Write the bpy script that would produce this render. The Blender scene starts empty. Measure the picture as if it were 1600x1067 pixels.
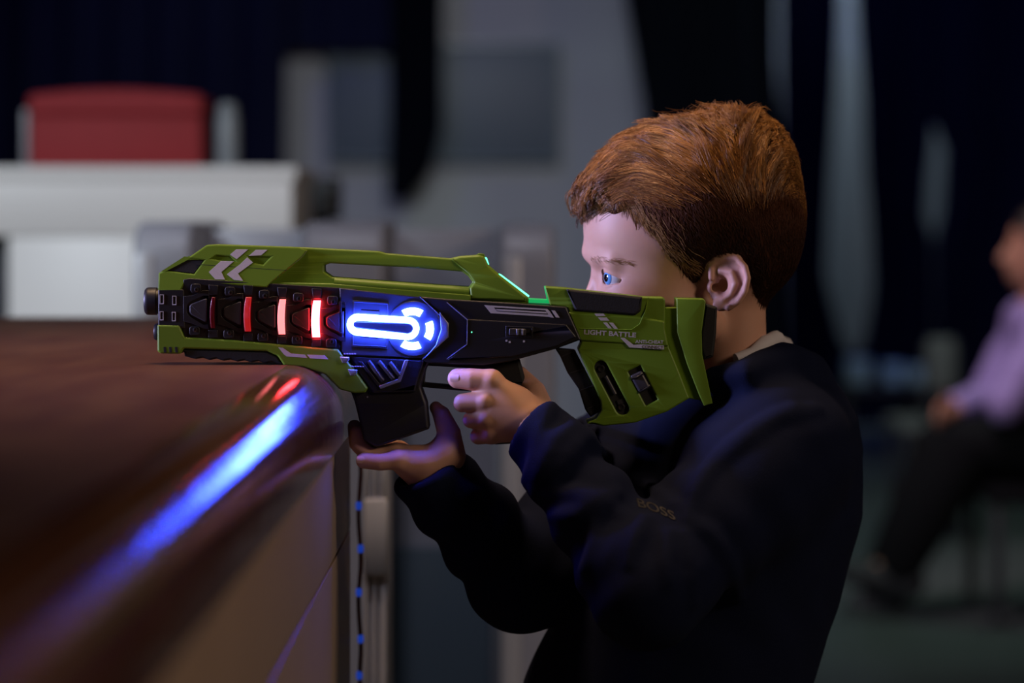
import bpy, bmesh, math, random
import numpy as np
from mathutils import Vector, Matrix

random.seed(7)
np.random.seed(7)
scene = bpy.context.scene
C = scene.collection

# ------------------------------------------------------------------ camera
F_PX = 1600 * 85.0 / 36.0          # focal length in pixels of the 1600 px frame
D = 2.2                            # distance camera to the gun
CAM_Z = 1.17
HORIZON = 350.0                    # pixel row of the horizon
cam_d = bpy.data.cameras.new('camera')
cam = bpy.data.objects.new('camera', cam_d)
C.objects.link(cam)
cam.location = (0, -D, CAM_Z)
cam.rotation_euler = (math.pi / 2, 0, 0)
cam_d.lens = 85.0
cam_d.sensor_width = 36.0
cam_d.shift_y = -(533.5 - HORIZON) / 1600.0
cam_d.clip_start = 0.05
cam_d.dof.use_dof = True
cam_d.dof.focus_distance = D - 0.01
cam_d.dof.aperture_fstop = 2.8
scene.camera = cam

# ------------------------------------------------------------------ world, exposure
world = bpy.data.worlds.new('world')
scene.world = world
world.use_nodes = True
world.node_tree.nodes['Background'].inputs[0].default_value = (0.02, 0.03, 0.08, 1)
world.node_tree.nodes['Background'].inputs[1].default_value = 0.3
scene.view_settings.view_transform = 'Standard'
scene.view_settings.look = 'None'
scene.view_settings.gamma = 1.0
scene.view_settings.use_curve_mapping = False
scene.view_settings.exposure = 0.0


# ------------------------------------------------------------------ hall lamps
def aim(o, target):
    o.rotation_euler = (Vector(target) - o.location).to_track_quat('-Z', 'Y').to_euler()


def area_lamp(name, loc, target, size, power, color):
    l = bpy.data.lights.new(name, 'AREA')
    l.shape = 'DISK'
    l.size = size
    l.energy = power
    l.color = color
    o = bpy.data.objects.new(name, l)
    C.objects.link(o)
    o.location = loc
    aim(o, target)
    return o


def spot_lamp(name, loc, target, angle, power, color, radius=0.15, blend=0.6):
    l = bpy.data.lights.new(name, 'SPOT')
    l.spot_size = math.radians(angle)
    l.spot_blend = blend
    l.energy = power
    l.color = color
    l.shadow_soft_size = radius
    o = bpy.data.objects.new(name, l)
    C.objects.link(o)
    o.location = loc
    aim(o, target)
    return o


# cool lavender stage lamp in front of the boy
spot_lamp('stage_lamp_lavender', (-3.6, -0.26, 1.75), (0.12, 0.0, 1.12), 30, 1050, (0.52, 0.50, 1.0), 0.35)
# warm ceiling lamp over the bar
spot_lamp('ceiling_lamp_warm', (-0.45, 0.12, 3.8), (0.12, 0.05, 1.1), 36, 250, (1.0, 0.64, 0.36), 0.4)
# dim neutral ceiling lamp behind the photographer
area_lamp('ceiling_lamp_rear', (3.2, -2.1, 2.75), (0, 0, 1.0), 0.9, 38, (1.0, 0.74, 0.55))
# hall lamps over the reception counter and the far wall
spot_lamp('hall_lamp_counter', (-2.1, -0.6, 2.7), (-0.95, 2.8, 1.18), 42, 300, (0.80, 0.90, 1.0), 0.2)
spot_lamp('hall_lamp_wall', (0.1, 3.4, 3.0), (0.0, 8.0, 1.5), 60, 142, (0.84, 0.90, 1.0), 0.3)
spot_lamp('hall_lamp_gates', (-0.4, -0.4, 4.2), (-0.3, 1.6, 0.9), 45, 150, (0.84, 0.84, 1.0), 0.2)
spot_lamp('hall_lamp_far', (1.9, 12.4, 4.0), (2.2, 13.6, 1.6), 100, 115, (0.62, 0.82, 1.0), 0.2)
spot_lamp('hall_lamp_floor', (1.6, 5.0, 4.2), (1.3, 6.5, 0.0), 75, 120, (0.72, 1.0, 0.86), 0.2)
spot_lamp('hall_lamp_visitor', (0.3, 3.4, 3.6), (1.5, 5.1, 0.9), 24, 260, (0.95, 0.72, 0.85), 0.2)
# added blue fill spots that tint the curtains
spot_lamp('curtain_fill_blue', (-1.6, 5.2, 4.2), (-1.6, 7.7, 1.9), 80, 45, (0.05, 0.08, 1.0), 0.2)
spot_lamp('curtain_fill_blue', (2.2, 8.0, 4.2), (2.2, 11.5, 1.2), 80, 90, (0.05, 0.10, 1.0), 0.2)


# ------------------------------------------------------------------ helpers
def P(u, v, y=0.0):
    """World point that the photograph shows at pixel (u, v), y metres behind the gun."""
    d = y + D
    return Vector(((u - 800.0) / F_PX * d, y, CAM_Z - (v - HORIZON) / F_PX * d))


def tag(o, label=None, cat=None, group=None, kind=None):
    if label: o['label'] = label
    if cat: o['category'] = cat
    if group: o['group'] = group
    if kind: o['kind'] = kind
    return o


def empty(name, loc=(0, 0, 0), parent=None):
    o = bpy.data.objects.new(name, None)
    o.empty_display_size = 0.05
    C.objects.link(o)
    o.location = loc
    if parent: o.parent = parent
    return o


def link(name, me, mat, parent=None, loc=None):
    o = bpy.data.objects.new(name, me)
    C.objects.link(o)
    if mat is not None:
        me.materials.clear()
        me.materials.append(mat)
    if parent: o.parent = parent
    if loc is not None: o.location = loc
    return o


def mesh_from(name, verts, faces, smooth=True, angle=None):
    me = bpy.data.meshes.new(name)
    me.from_pydata([tuple(v) for v in verts], [], [tuple(f) for f in faces])
    me.validate()
    if smooth:
        me.polygons.foreach_set('use_smooth', [True] * len(me.polygons))
        if angle: me.set_sharp_from_angle(angle=math.radians(angle))
    me.update()
    return me


def mesh_np(name, V, Q):
    """Fast mesh from numpy vertices and quads."""
    me = bpy.data.meshes.new(name)
    me.vertices.add(len(V))
    me.vertices.foreach_set('co', np.asarray(V, np.float32).ravel())
    n = len(Q)
    me.loops.add(n * 4)
    me.loops.foreach_set('vertex_index', np.asarray(Q, np.int32).ravel())
    me.polygons.add(n)
    me.polygons.foreach_set('loop_start', np.arange(0, n * 4, 4, dtype=np.int32))
    me.polygons.foreach_set('use_smooth', np.ones(n, bool))
    me.update(calc_edges=True)
    me.validate()
    return me


def box_mesh(name, lo, hi, bevel=0.0, seg=2):
    bm = bmesh.new()
    bmesh.ops.create_cube(bm, size=1.0)
    lo, hi = Vector(lo), Vector(hi)
    for v in bm.verts:
        v.co = Vector([lo[i] + (v.co[i] + 0.5) * (hi[i] - lo[i]) for i in range(3)])
    if bevel > 0:
        bmesh.ops.bevel(bm, geom=list(bm.edges), offset=bevel, segments=seg, profile=0.5, affect='EDGES')
    me = bpy.data.meshes.new(name)
    bm.to_mesh(me)
    bm.free()
    me.polygons.foreach_set('use_smooth', [True] * len(me.polygons))
    me.set_sharp_from_angle(angle=math.radians(35))
    return me


def tube_mesh(name, pts, radius, seg=10, closed=False, caps=True):
    pts = [Vector(p) for p in pts]
    n = len(pts)
    rad = radius if hasattr(radius, '__len__') else [radius] * n
    verts, faces = [], []
    ref = Vector((0, 1, 0.013))
    for i, p in enumerate(pts):
        a = pts[(i - 1) % n] if (closed or i > 0) else p
        b = pts[(i + 1) % n] if (closed or i < n - 1) else p
        t = (b - a).normalized()
        x = t.cross(ref)
        if x.length < 1e-4: x = t.cross(Vector((1, 0, 0)))
        x.normalize()
        y = t.cross(x)
        for k in range(seg):
            an = 2 * math.pi * k / seg
            verts.append(p + (x * math.cos(an) + y * math.sin(an)) * rad[i])
    m = n if closed else n - 1
    for i in range(m):
        j = (i + 1) % n
        for k in range(seg):
            l = (k + 1) % seg
            faces.append((i * seg + k, i * seg + l, j * seg + l, j * seg + k))
    if caps and not closed:
        faces.append(tuple(range(seg))[::-1])
        faces.append(tuple(range((n - 1) * seg, n * seg)))
    me = mesh_from(name, verts, faces, True, 50)
    bm = bmesh.new(); bm.from_mesh(me)
    bmesh.ops.recalc_face_normals(bm, faces=bm.faces)
    bm.to_mesh(me); bm.free()
    return me


def fillet(poly, r, n=4):
    """Round the corners of a 2-D polygon; r one radius or one per corner."""
    out = []
    N = len(poly)
    for i in range(N):
        ri = r[i] if hasattr(r, '__len__') else r
        p = Vector(poly[i]); a = Vector(poly[i - 1]); b = Vector(poly[(i + 1) % N])
        da, db = (a - p), (b - p)
        la, lb = da.length, db.length
        if ri <= 0 or la < 1e-6 or lb < 1e-6:
            out.append(tuple(p)); continue
        q = min(ri, la * 0.45, lb * 0.45)
        pa, pb = p + da / la * q, p + db / lb * q
        for k in range(n + 1):
            t = k / n
            out.append(tuple(pa * (1 - t) ** 2 + p * 2 * t * (1 - t) + pb * t * t))
    return out


def signed_area(p):
    return 0.5 * sum(p[i][0] * p[(i + 1) % len(p)][1] - p[(i + 1) % len(p)][0] * p[i][1] for i in range(len(p)))


def slab_mesh(name, polys, t0, t1, bevel, bres=2):
    """Solid of a filled 2-D outline (first) with holes (rest), from t0 to t1 in the third axis (x, y, t)."""
    cu = bpy.data.curves.new('tmp', 'CURVE')
    cu.dimensions = '2D'
    cu.fill_mode = 'BOTH'
    for k, poly in enumerate(polys):
        if (signed_area(poly) > 0) != (k == 0): poly = poly[::-1]
        sp = cu.splines.new('POLY')
        sp.points.add(len(poly) - 1)
        for q, p in zip(sp.points, poly): q.co = (p[0], p[1], 0, 1)
        sp.use_cyclic_u = True
    half = (t1 - t0) / 2
    bevel = min(bevel, half * 0.95)
    cu.extrude = half - bevel
    cu.bevel_depth = bevel
    cu.bevel_resolution = bres
    cu.offset = -bevel
    ob = bpy.data.objects.new('tmp', cu)
    me = bpy.data.meshes.new_from_object(ob)
    me.name = name
    bpy.data.objects.remove(ob); bpy.data.curves.remove(cu)
    bm = bmesh.new(); bm.from_mesh(me)
    bmesh.ops.remove_doubles(bm, verts=bm.verts, dist=1e-6)
    for v in bm.verts: v.co.z += (t0 + t1) / 2
    bmesh.ops.recalc_face_normals(bm, faces=bm.faces)
    bm.to_mesh(me); bm.free()
    me.polygons.foreach_set('use_smooth', [True] * len(me.polygons))
    me.set_sharp_from_angle(angle=math.radians(32))
    return me


# ------------------------------------------------------------------ materials
def mat(name, color, rough=0.5, metal=0.0, spec=0.5, noise=None, bump=None, emit=None, sss=None, coat=0.0, sheen=0.0):
    """Procedural principled material. noise=(scale, second colour), bump=(scale, strength, distance)."""
    m = bpy.data.materials.new(name)
    m.use_nodes = True
    nt = m.node_tree
    b = nt.nodes['Principled BSDF']
    b.inputs['Base Color'].default_value = (*color, 1)
    b.inputs['Roughness'].default_value = rough
    b.inputs['Metallic'].default_value = metal
    b.inputs['Specular IOR Level'].default_value = spec
    b.inputs['Coat Weight'].default_value = coat
    b.inputs['Sheen Weight'].default_value = sheen
    tc = nt.nodes.new('ShaderNodeTexCoord')
    if noise:
        n = nt.nodes.new('ShaderNodeTexNoise')
        n.inputs['Scale'].default_value = noise[0]
        n.inputs['Detail'].default_value = 5
        nt.links.new(tc.outputs['Object'], n.inputs['Vector'])
        mx = nt.nodes.new('ShaderNodeMix'); mx.data_type = 'RGBA'
        mx.inputs['A'].default_value = (*color, 1)
        mx.inputs['B'].default_value = (*noise[1], 1)
        nt.links.new(n.outputs['Fac'], mx.inputs['Factor'])
        nt.links.new(mx.outputs['Result'], b.inputs['Base Color'])
    if bump:
        n = nt.nodes.new('ShaderNodeTexNoise')
        n.inputs['Scale'].default_value = bump[0]
        n.inputs['Detail'].default_value = 4
        nt.links.new(tc.outputs['Object'], n.inputs['Vector'])
        bp = nt.nodes.new('ShaderNodeBump')
        bp.inputs['Strength'].default_value = bump[1]
        bp.inputs['Distance'].default_value = bump[2]
        nt.links.new(n.outputs['Fac'], bp.inputs['Height'])
        nt.links.new(bp.outputs['Normal'], b.inputs['Normal'])
    if emit:
        b.inputs['Emission Color'].default_value = (*emit[0], 1)
        b.inputs['Emission Strength'].default_value = emit[1]
    if sss:
        b.inputs['Subsurface Weight'].default_value = sss[0]
        b.inputs['Subsurface Radius'].default_value = (1.0, 0.4, 0.2)
        b.inputs['Subsurface Scale'].default_value = sss[1]
    return m


M = {
    'green': mat('green_plastic', (0.150, 0.270, 0.014), 0.46, noise=(40, (0.135, 0.245, 0.012)), bump=(900, 0.08, 0.0005)),
    'black': mat('black_plastic', (0.012, 0.012, 0.014), 0.45, bump=(900, 0.10, 0.0005), noise=(30, (0.016, 0.015, 0.018))),
    'charcoal': mat('charcoal_plastic', (0.035, 0.033, 0.038), 0.42, noise=(60, (0.045, 0.042, 0.05)), bump=(800, 0.08, 0.0005)),
    'rubber': mat('black_rubber', (0.010, 0.010, 0.011), 0.75, bump=(600, 0.2, 0.0006)),
    'silver': mat('silver_paint', (0.42, 0.42, 0.45), 0.3, metal=0.6, noise=(80, (0.36, 0.36, 0.4))),
    'screw': mat('screw_metal', (0.10, 0.10, 0.11), 0.28, metal=0.9, noise=(200, (0.14, 0.14, 0.15))),
    'white_print': mat('white_print', (0.62, 0.60, 0.64), 0.5, noise=(500, (0.50, 0.48, 0.52))),
    'smoke_red': mat('dark_red_lens', (0.16, 0.006, 0.012), 0.25, noise=(60, (0.12, 0.004, 0.01))),
}


def led(name, color, strength):
    m = mat(name, tuple(0.06 + 0.10 * c for c in color), 0.3, emit=(color, strength), noise=(50, tuple(0.05 + 0.09 * c for c in color)))
    return m


M['led_blue'] = led('led_blue', (0.032, 0.070, 1.0), 170)
M['led_red_dim'] = led('led_red_dim', (1.0, 0.008, 0.010), 0.34)
M['led_red_mid'] = led('led_red_mid', (1.0, 0.16, 0.16), 2.6)
M['led_red'] = led('led_red', (1.0, 0.03, 0.04), 38)
M['led_green'] = led('led_green', (0.10, 1.0, 0.42), 3.2)
M['led_green_dim'] = led('led_green_dim', (0.01, 1.0, 0.26), 0.36)
M['black_lens'] = mat('dark_module_plastic', (0.035, 0.036, 0.042), 0.35, bump=(900, 0.08, 0.0005), noise=(30, (0.042, 0.042, 0.05)))

# ------------------------------------------------------------------ implicit surfaces (bodies and clothes)
f32 = np.float32


def smin(a, b, k):
    h = np.maximum(k - np.abs(a - b), 0) / k
    return np.minimum(a, b) - h * h * k * 0.25


def smax(a, b, k):
    return -smin(-a, -b, k)


def sd_ell(p, c, r):
    x, y, z = (p[0] - c[0]), (p[1] - c[1]), (p[2] - c[2])
    k0 = np.sqrt((x / r[0]) ** 2 + (y / r[1]) ** 2 + (z / r[2]) ** 2)
    k1 = np.sqrt((x / r[0] ** 2) ** 2 + (y / r[1] ** 2) ** 2 + (z / r[2] ** 2) ** 2) + 1e-9
    return k0 * (k0 - 1) / k1


def sd_sph(p, c, r):
    return np.sqrt((p[0] - c[0]) ** 2 + (p[1] - c[1]) ** 2 + (p[2] - c[2]) ** 2) - r


def sd_cap(p, a, b, ra, rb=None):
    rb = ra if rb is None else rb
    ax, ay, az = float(a[0]), float(a[1]), float(a[2])
    bx, by, bz = b[0] - ax, b[1] - ay, b[2] - az
    x, y, z = p[0] - ax, p[1] - ay, p[2] - az
    t = np.clip((x * bx + y * by + z * bz) / (bx * bx + by * by + bz * bz + 1e-12), 0, 1)
    return np.sqrt((x - t * bx) ** 2 + (y - t * by) ** 2 + (z - t * bz) ** 2) - (ra + (rb - ra) * t)


def sd_chain(p, pts, rads, k=None):
    d = None
    for i in range(len(pts) - 1):
        e = sd_cap(p, pts[i], pts[i + 1], rads[i], rads[i + 1])
        d = e if d is None else (np.minimum(d, e) if k is None else smin(d, e, k))
    return d


def surface(fn, lo, hi, h, B=8, slack=1.35):
    """Surface nets on a block-sparse grid: returns vertices (N,3) and quads."""
    lo = np.array(lo, float); hi = np.array(hi, float)
    nb = np.maximum(np.ceil((hi - lo) / (h * B)).astype(int), 1)
    n = nb * B
    cs = [lo[a] + (np.arange(nb[a]) + 0.5) * B * h - 0.5 * h for a in range(3)]
    g = np.meshgrid(*cs, indexing='ij')
    dc = fn((g[0].ravel().astype(f32), g[1].ravel().astype(f32), g[2].ravel().astype(f32))).reshape(nb)
    act = np.abs(dc) < B * h * 0.866 * slack
    Fd = np.repeat(np.repeat(np.repeat(np.where(dc > 0, 1e3, -1e3).astype(f32), B, 0), B, 1), B, 2)
    idx = np.argwhere(act)
    off = np.stack(np.meshgrid(*[np.arange(B)] * 3, indexing='ij'), -1).reshape(-1, 3)
    CH = 1500
    for s in range(0, len(idx), CH):
        ii = (idx[s:s + CH, None, :] * B + off[None]).reshape(-1, 3)
        pts = lo + ii * h
        val = fn((pts[:, 0].astype(f32), pts[:, 1].astype(f32), pts[:, 2].astype(f32)))
        Fd[ii[:, 0], ii[:, 1], ii[:, 2]] = val
    S = Fd < 0
    cnt = np.zeros(tuple(n - 1), np.int8)
    for dx in (0, 1):
        for dy in (0, 1):
            for dz in (0, 1):
                cnt += S[dx:n[0] - 1 + dx, dy:n[1] - 1 + dy, dz:n[2] - 1 + dz]
    cells = np.argwhere((cnt > 0) & (cnt < 8))
    vid = -np.ones(tuple(n - 1), np.int64)
    vid[cells[:, 0], cells[:, 1], cells[:, 2]] = np.arange(len(cells))
    acc = np.zeros((len(cells), 3)); num = np.zeros(len(cells))
    corners = [(a, b, c) for a in (0, 1) for b in (0, 1) for c in (0, 1)]
    for a in corners:
        for ax in range(3):
            if a[ax] == 1: continue
            b = list(a); b[ax] = 1
            va = Fd[cells[:, 0] + a[0], cells[:, 1] + a[1], cells[:, 2] + a[2]]
            vb = Fd[cells[:, 0] + b[0], cells[:, 1] + b[1], cells[:, 2] + b[2]]
            m = (va < 0) != (vb < 0)
            t = np.clip(va / np.where(m, va - vb, 1), 0, 1)
            q = np.tile(np.array(a, float), (len(cells), 1)); q[:, ax] = t
            acc[m] += q[m]; num[m] += 1
    V = lo + (cells + acc / np.maximum(num, 1)[:, None]) * h
    Q = []
    for ax in range(3):
        o1, o2 = (ax + 1) % 3, (ax + 2) % 3
        sl0 = [slice(1, n[k] - 1) for k in range(3)]; sl1 = list(sl0)
        sl0[ax] = slice(0, n[ax] - 1); sl1[ax] = slice(1, n[ax])
        A, Bq = S[tuple(sl0)], S[tuple(sl1)]
        e = np.argwhere(A != Bq)
        st = A[e[:, 0], e[:, 1], e[:, 2]]
        base = e.copy()
        for k in range(3):
            if k != ax: base[:, k] += 1
        def cell(d1, d2):
            c = base.copy(); c[:, o1] -= d1; c[:, o2] -= d2
            return vid[c[:, 0], c[:, 1], c[:, 2]]
        q = np.stack([cell(1, 1), cell(0, 1), cell(0, 0), cell(1, 0)], 1)
        q[~st] = q[~st][:, ::-1]
        Q.append(q)
    Q = np.concatenate(Q)
    return V, Q[(Q >= 0).all(1)]


def relax(V, Q, it=1, f=0.5):
    """A little Laplacian smoothing."""
    V = V.copy()
    for _ in range(it):
        s = np.zeros_like(V); c = np.zeros(len(V))
        for a, b in ((0, 1), (1, 2), (2, 3), (3, 0)):
            np.add.at(s, Q[:, a], V[Q[:, b]]); np.add.at(c, Q[:, a], 1)
            np.add.at(s, Q[:, b], V[Q[:, a]]); np.add.at(c, Q[:, b], 1)
        V += f * (s / np.maximum(c, 1)[:, None] - V)
    return V


def px_space(y0):
    """Map from pixel units (u, v, w) at depth y0 to metres: one uniform scale, w counts away from the camera."""
    s = (D + y0) / F_PX
    def f(V):
        V = np.asarray(V, float)
        return np.stack([(V[:, 0] - 800) * s, y0 + V[:, 2] * s, CAM_Z - (V[:, 1] - HORIZON) * s], 1)
    return f, s


def flip(Q):
    return Q[:, ::-1]

# ------------------------------------------------------------------ the hall
M['floor'] = mat('floor_paint', (0.10, 0.115, 0.11), 0.38, noise=(1.5, (0.08, 0.095, 0.09)), bump=(60, 0.05, 0.002))
M['wall_grey'] = mat('grey_wall_paint', (0.36, 0.36, 0.38), 0.8, noise=(3, (0.33, 0.33, 0.35)), bump=(150, 0.1, 0.001))
M['hall_dark'] = mat('dark_wall_paint', (0.03, 0.034, 0.05), 0.9, noise=(3, (0.025, 0.03, 0.045)))
M['ceiling'] = mat('dark_ceiling_paint', (0.02, 0.02, 0.025), 0.9, noise=(4, (0.025, 0.025, 0.03)))
M['curtain'] = mat('navy_curtain_cloth', (0.010, 0.012, 0.035), 0.95, noise=(12, (0.007, 0.008, 0.026)), spec=0.05)
M['curtain_black'] = mat('black_curtain_cloth', (0.0025, 0.003, 0.006), 0.95, noise=(12, (0.003, 0.004, 0.008)), spec=0.03)
M['white_lam'] = mat('white_laminate', (0.76, 0.74, 0.72), 0.4, noise=(5, (0.72, 0.70, 0.68)))
M['grey_lam'] = mat('grey_laminate', (0.30, 0.30, 0.34), 0.45, noise=(6, (0.26, 0.26, 0.30)))
M['pale_metal'] = mat('pale_grey_metal', (0.55, 0.55, 0.58), 0.35, metal=0.3, noise=(8, (0.50, 0.50, 0.53)))
M['dark_screen'] = mat('dark_glass_screen', (0.10, 0.125, 0.155), 0.5, noise=(2, (0.085, 0.105, 0.13)))
M['red_cloth'] = mat('red_upholstery', (0.30, 0.016, 0.022), 0.75, noise=(25, (0.25, 0.013, 0.018)), bump=(300, 0.2, 0.001))
M['dark_box'] = mat('matt_black_casing', (0.02, 0.02, 0.026), 0.6, noise=(20, (0.026, 0.026, 0.032)))
M['teal_glass'] = mat('dark_teal_panel', (0.09, 0.125, 0.155), 0.3, noise=(5, (0.075, 0.105, 0.135)))

X0, X1, Y0, Y1, ZC = -7.0, 7.0, -5.0, 13.8, 4.6


def structure(name, lo, hi, m):
    o = link(name, box_mesh(name, lo, hi), m)
    o['kind'] = 'structure'
    return o


structure('floor', (X0, Y0, -0.1), (X1, Y1, 0.0), M['floor'])
structure('ceiling', (X0, Y0, ZC), (X1, Y1, ZC + 0.1), M['ceiling'])
structure('wall_back', (X0, Y1, 0), (X1, Y1 + 0.1, ZC), M['wall_grey'])
structure('wall_left', (X0 - 0.1, Y0, 0), (X0, Y1, ZC), M['hall_dark'])
structure('wall_right', (X1, Y0, 0), (X1 + 0.1, Y1, ZC), M['hall_dark'])
structure('wall_front', (X0, Y0 - 0.1, 0), (X1, Y0, ZC), M['hall_dark'])
# free-standing wall section behind the reception
structure('wall_middle', (P(425, 0, 8.0).x, 8.0, 0), (P(1060, 0, 8.0).x, 8.2, ZC), M['wall_grey'])

# dark screen on the middle wall
sc = empty('wall_screen', (P(692, 0, 7.97).x, 7.99, P(0, 248, 7.97).z))
tag(sc, 'wide dark blue grey screen hung on the pale grey wall', 'screen')
a, b = P(520, 248, 7.97), P(866, 74, 7.97)
link('panel', box_mesh('panel', (a.x - sc.location.x, -0.04, 0.0), (b.x - sc.location.x, -0.01, b.z - a.z), 0.006), M['dark_screen'], sc)
fr = 0.02
fm = slab_mesh('frame', [[(a.x - fr, a.z - fr), (b.x + fr, a.z - fr), (b.x + fr, b.z + fr), (a.x - fr, b.z + fr)],
                         [(a.x, a.z), (b.x, a.z), (b.x, b.z), (a.x, b.z)]], -0.05, 0.02, 0.004)
fm.transform(Matrix(((1, 0, 0, -sc.location.x), (0, 0, 1, 0), (0, 1, 0, -sc.location.z), (0, 0, 0, 1))))
link('frame', fm, M['teal_glass'], sc)


def curtain(name, left, right, y, label, m=None, folds=9, depth=0.05, floor=False, group=None):
    """Hanging cloth between two edge lines given as pixel points (u, v) from top to bottom."""
    lv, lu = [p[1] for p in left], [p[0] for p in left]
    rv, ru = [p[1] for p in right], [p[0] for p in right]
    top = min(lv[0], rv[0]); bot = max(lv[-1], rv[-1])
    if floor: bot = HORIZON + F_PX * (CAM_Z - 0.02) / (y + D)
    nv, nu = 40, folds * 8
    th = 0.006
    verts, faces = [], []
    ph = random.random() * 6
    for side in (0, 1):
        for i in range(nv + 1):
            v = top + (bot - top) * i / nv
            l, r = np.interp(v, lv, lu), np.interp(v, rv, ru)
            for j in range(nu + 1):
                t = j / nu
                w = depth * (math.sin(t * folds * 2 * math.pi + ph) + 0.35 * math.sin(t * folds * 4.3 * math.pi + 2 * ph + v * 0.004))
                p = P(l + (r - l) * t, v, y)
                verts.append((p.x, y + w + side * th, p.z))
    n = (nv + 1) * (nu + 1)
    for side in (0, 1):
        for i in range(nv):
            for j in range(nu):
                q = [side * n + i * (nu + 1) + j, side * n + i * (nu + 1) + j + 1, side * n + (i + 1) * (nu + 1) + j + 1, side * n + (i + 1) * (nu + 1) + j]
                faces.append(q if side else q[::-1])
    for i in range(nv):
        for j in (0, nu):
            a = i * (nu + 1) + j; b = a + nu + 1
            faces.append((a, b, b + n, a + n) if j == 0 else (a, a + n, b + n, b))
    for j in range(nu):
        for i in (0, nv):
            a = i * (nu + 1) + j
            faces.append((a, a + n, a + 1 + n, a + 1) if i == 0 else (a, a + 1, a + 1 + n, a + n))
    o = link(name, mesh_from(name, verts, faces), m or M['curtain'])
    tag(o, label, 'curtain', group or 'dark stage curtains')
    return o


curtain('stage_curtain', [(-500, -340), (-500, 700)], [(452, -340), (445, 200), (440, 700)], 7.7,
        'navy stage curtain behind the white counter and the red box', folds=13, floor=True)
curtain('curtain_valance', [(440, -340), (440, 72)], [(618, -340), (618, 78)], 7.86,
        'short navy valance above the left end of the wall screen', folds=4, depth=0.02)
curtain('narrow_curtain', [(608, -340), (610, 150), (606, 312)], [(692, -340), (692, 200), (672, 270), (640, 312)], 7.83,
        'narrow black curtain hanging in front of the wall screen', M['curtain_black'], folds=3, depth=0.02)
yc = 11.6
curtain('side_curtain', [(958, -250), (978, 0), (1006, 165), (1020, 420), (1020, 700)], [(1212, -250), (1214, 100), (1222, 210), (1230, 700)], 7.0,
        'black curtain with a slanted edge right of the grey wall, behind the boy', M['curtain_black'], folds=6, floor=True)
curtain('side_curtain', [(1216, -150), (1219, 100), (1220, 215), (1226, 400), (1226, 668)],
        [(1308, -150), (1312, 20), (1305, 150), (1295, 300), (1289, 430), (1312, 520), (1332, 565), (1334, 668)], yc,
        'navy curtain on the left of the tall bright gap', folds=4, floor=True)
curtain('side_curtain', [(1336, -150), (1339, 20), (1349, 150), (1353, 260), (1361, 350), (1366, 450), (1352, 535), (1334, 565), (1336, 668)],
        [(1452, -150), (1462, 185), (1451, 280), (1447, 340), (1460, 372), (1464, 668)], yc,
        'navy curtain on the right of the tall bright gap', folds=5, floor=True)
curtain('side_curtain', [(1440, -150), (1456, 180), (1478, 235), (1474, 330), (1462, 372), (1464, 668)], [(1900, -150), (1900, 668)], yc + 0.18,
        'wide navy curtain behind the seated visitor', folds=14, floor=True)

# reception counter
yk = 2.8
ct = empty('reception_counter', (P(200, 0, yk).x, yk + 0.3, 0))
tag(ct, 'white reception counter below the red box', 'counter')
def rel(o, lo, hi):
    L = o.location
    return (lo[0] - L.x, lo[1] - L.y, lo[2] - L.z), (hi[0] - L.x, hi[1] - L.y, hi[2] - L.z)
xr = P(456, 0, yk).x
ztop, zled = P(0, 260, yk).z, P(0, 369, yk).z
link('upper_front', box_mesh('upper_front', *rel(ct, (-2.6, yk, zled), (xr, yk + 0.5, ztop - 0.03)), 0.004), M['white_lam'], ct)
link('countertop', box_mesh('countertop', *rel(ct, (-2.62, yk - 0.003, ztop - 0.03), (xr + 0.01, yk + 0.55, ztop)), 0.006), M['white_lam'], ct)
link('lower_front', box_mesh('lower_front', *rel(ct, (P(12, 0, yk).x, yk + 0.006, 0.08), (xr - 0.005, yk + 0.48, zled)), 0.004), M['white_lam'], ct)
link('plinth', box_mesh('plinth', *rel(ct, (-2.5, yk + 0.08, 0.0), (xr - 0.05, yk + 0.44, 0.08)), 0.003), M['dark_box'], ct)
link('end_panel', box_mesh('end_panel', *rel(ct, (-2.58, yk + 0.06, 0.08), (P(12, 0, yk).x, yk + 0.48, zled)), 0.004), M['dark_box'], ct)

# red box and pale canister on the counter
yb = 3.05
a, b = P(45, 258, yb), P(315, 143, yb)
rb = empty('red_box', ((a.x + b.x) / 2, yb + 0.1, ztop))
tag(rb, 'red upholstered box with a padded lid on the white counter', 'box')
w2 = (b.x - a.x) / 2
hb = P(0, 148, yb).z - ztop
link('body', box_mesh('body', (-w2, -0.1, 0.0), (w2, 0.12, hb * 0.72), 0.008), M['red_cloth'], rb)
lid = box_mesh('lid', (-w2 - 0.003, -0.104, hb * 0.722), (w2 + 0.003, 0.124, hb), 0.012, 3)
bm = bmesh.new(); bm.from_mesh(lid)
bmesh.ops.subdivide_edges(bm, edges=[e for e in bm.edges if abs(e.verts[0].co.x - e.verts[1].co.x) > w2], cuts=8)
for v in bm.verts:
    if v.co.z > hb * 0.85: v.co.z += 0.014 * math.cos(v.co.x / w2 * 1.45)
bm.to_mesh(lid); bm.free()
link('lid', lid, M['red_cloth'], rb)
link('corner_strip', box_mesh('corner_strip', (-w2 - 0.014, -0.1, 0.0), (-w2 - 0.001, 0.1, hb * 0.8), 0.003), M['grey_lam'], rb)


def lathe(name, prof, seg=24):
    verts, faces = [], []
    n = len(prof)
    for r, z in prof:
        for k in range(seg):
            an = 2 * math.pi * k / seg
            verts.append((r * math.cos(an), r * math.sin(an), z))
    for i in range(n - 1):
        for k in range(seg):
            l = (k + 1) % seg
            faces.append((i * seg + k, i * seg + l, (i + 1) * seg + l, (i + 1) * seg + k))
    faces.append(tuple(range(seg))[::-1]); faces.append(tuple(range((n - 1) * seg, n * seg)))
    return mesh_from(name, verts, faces, True, 40)


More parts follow.
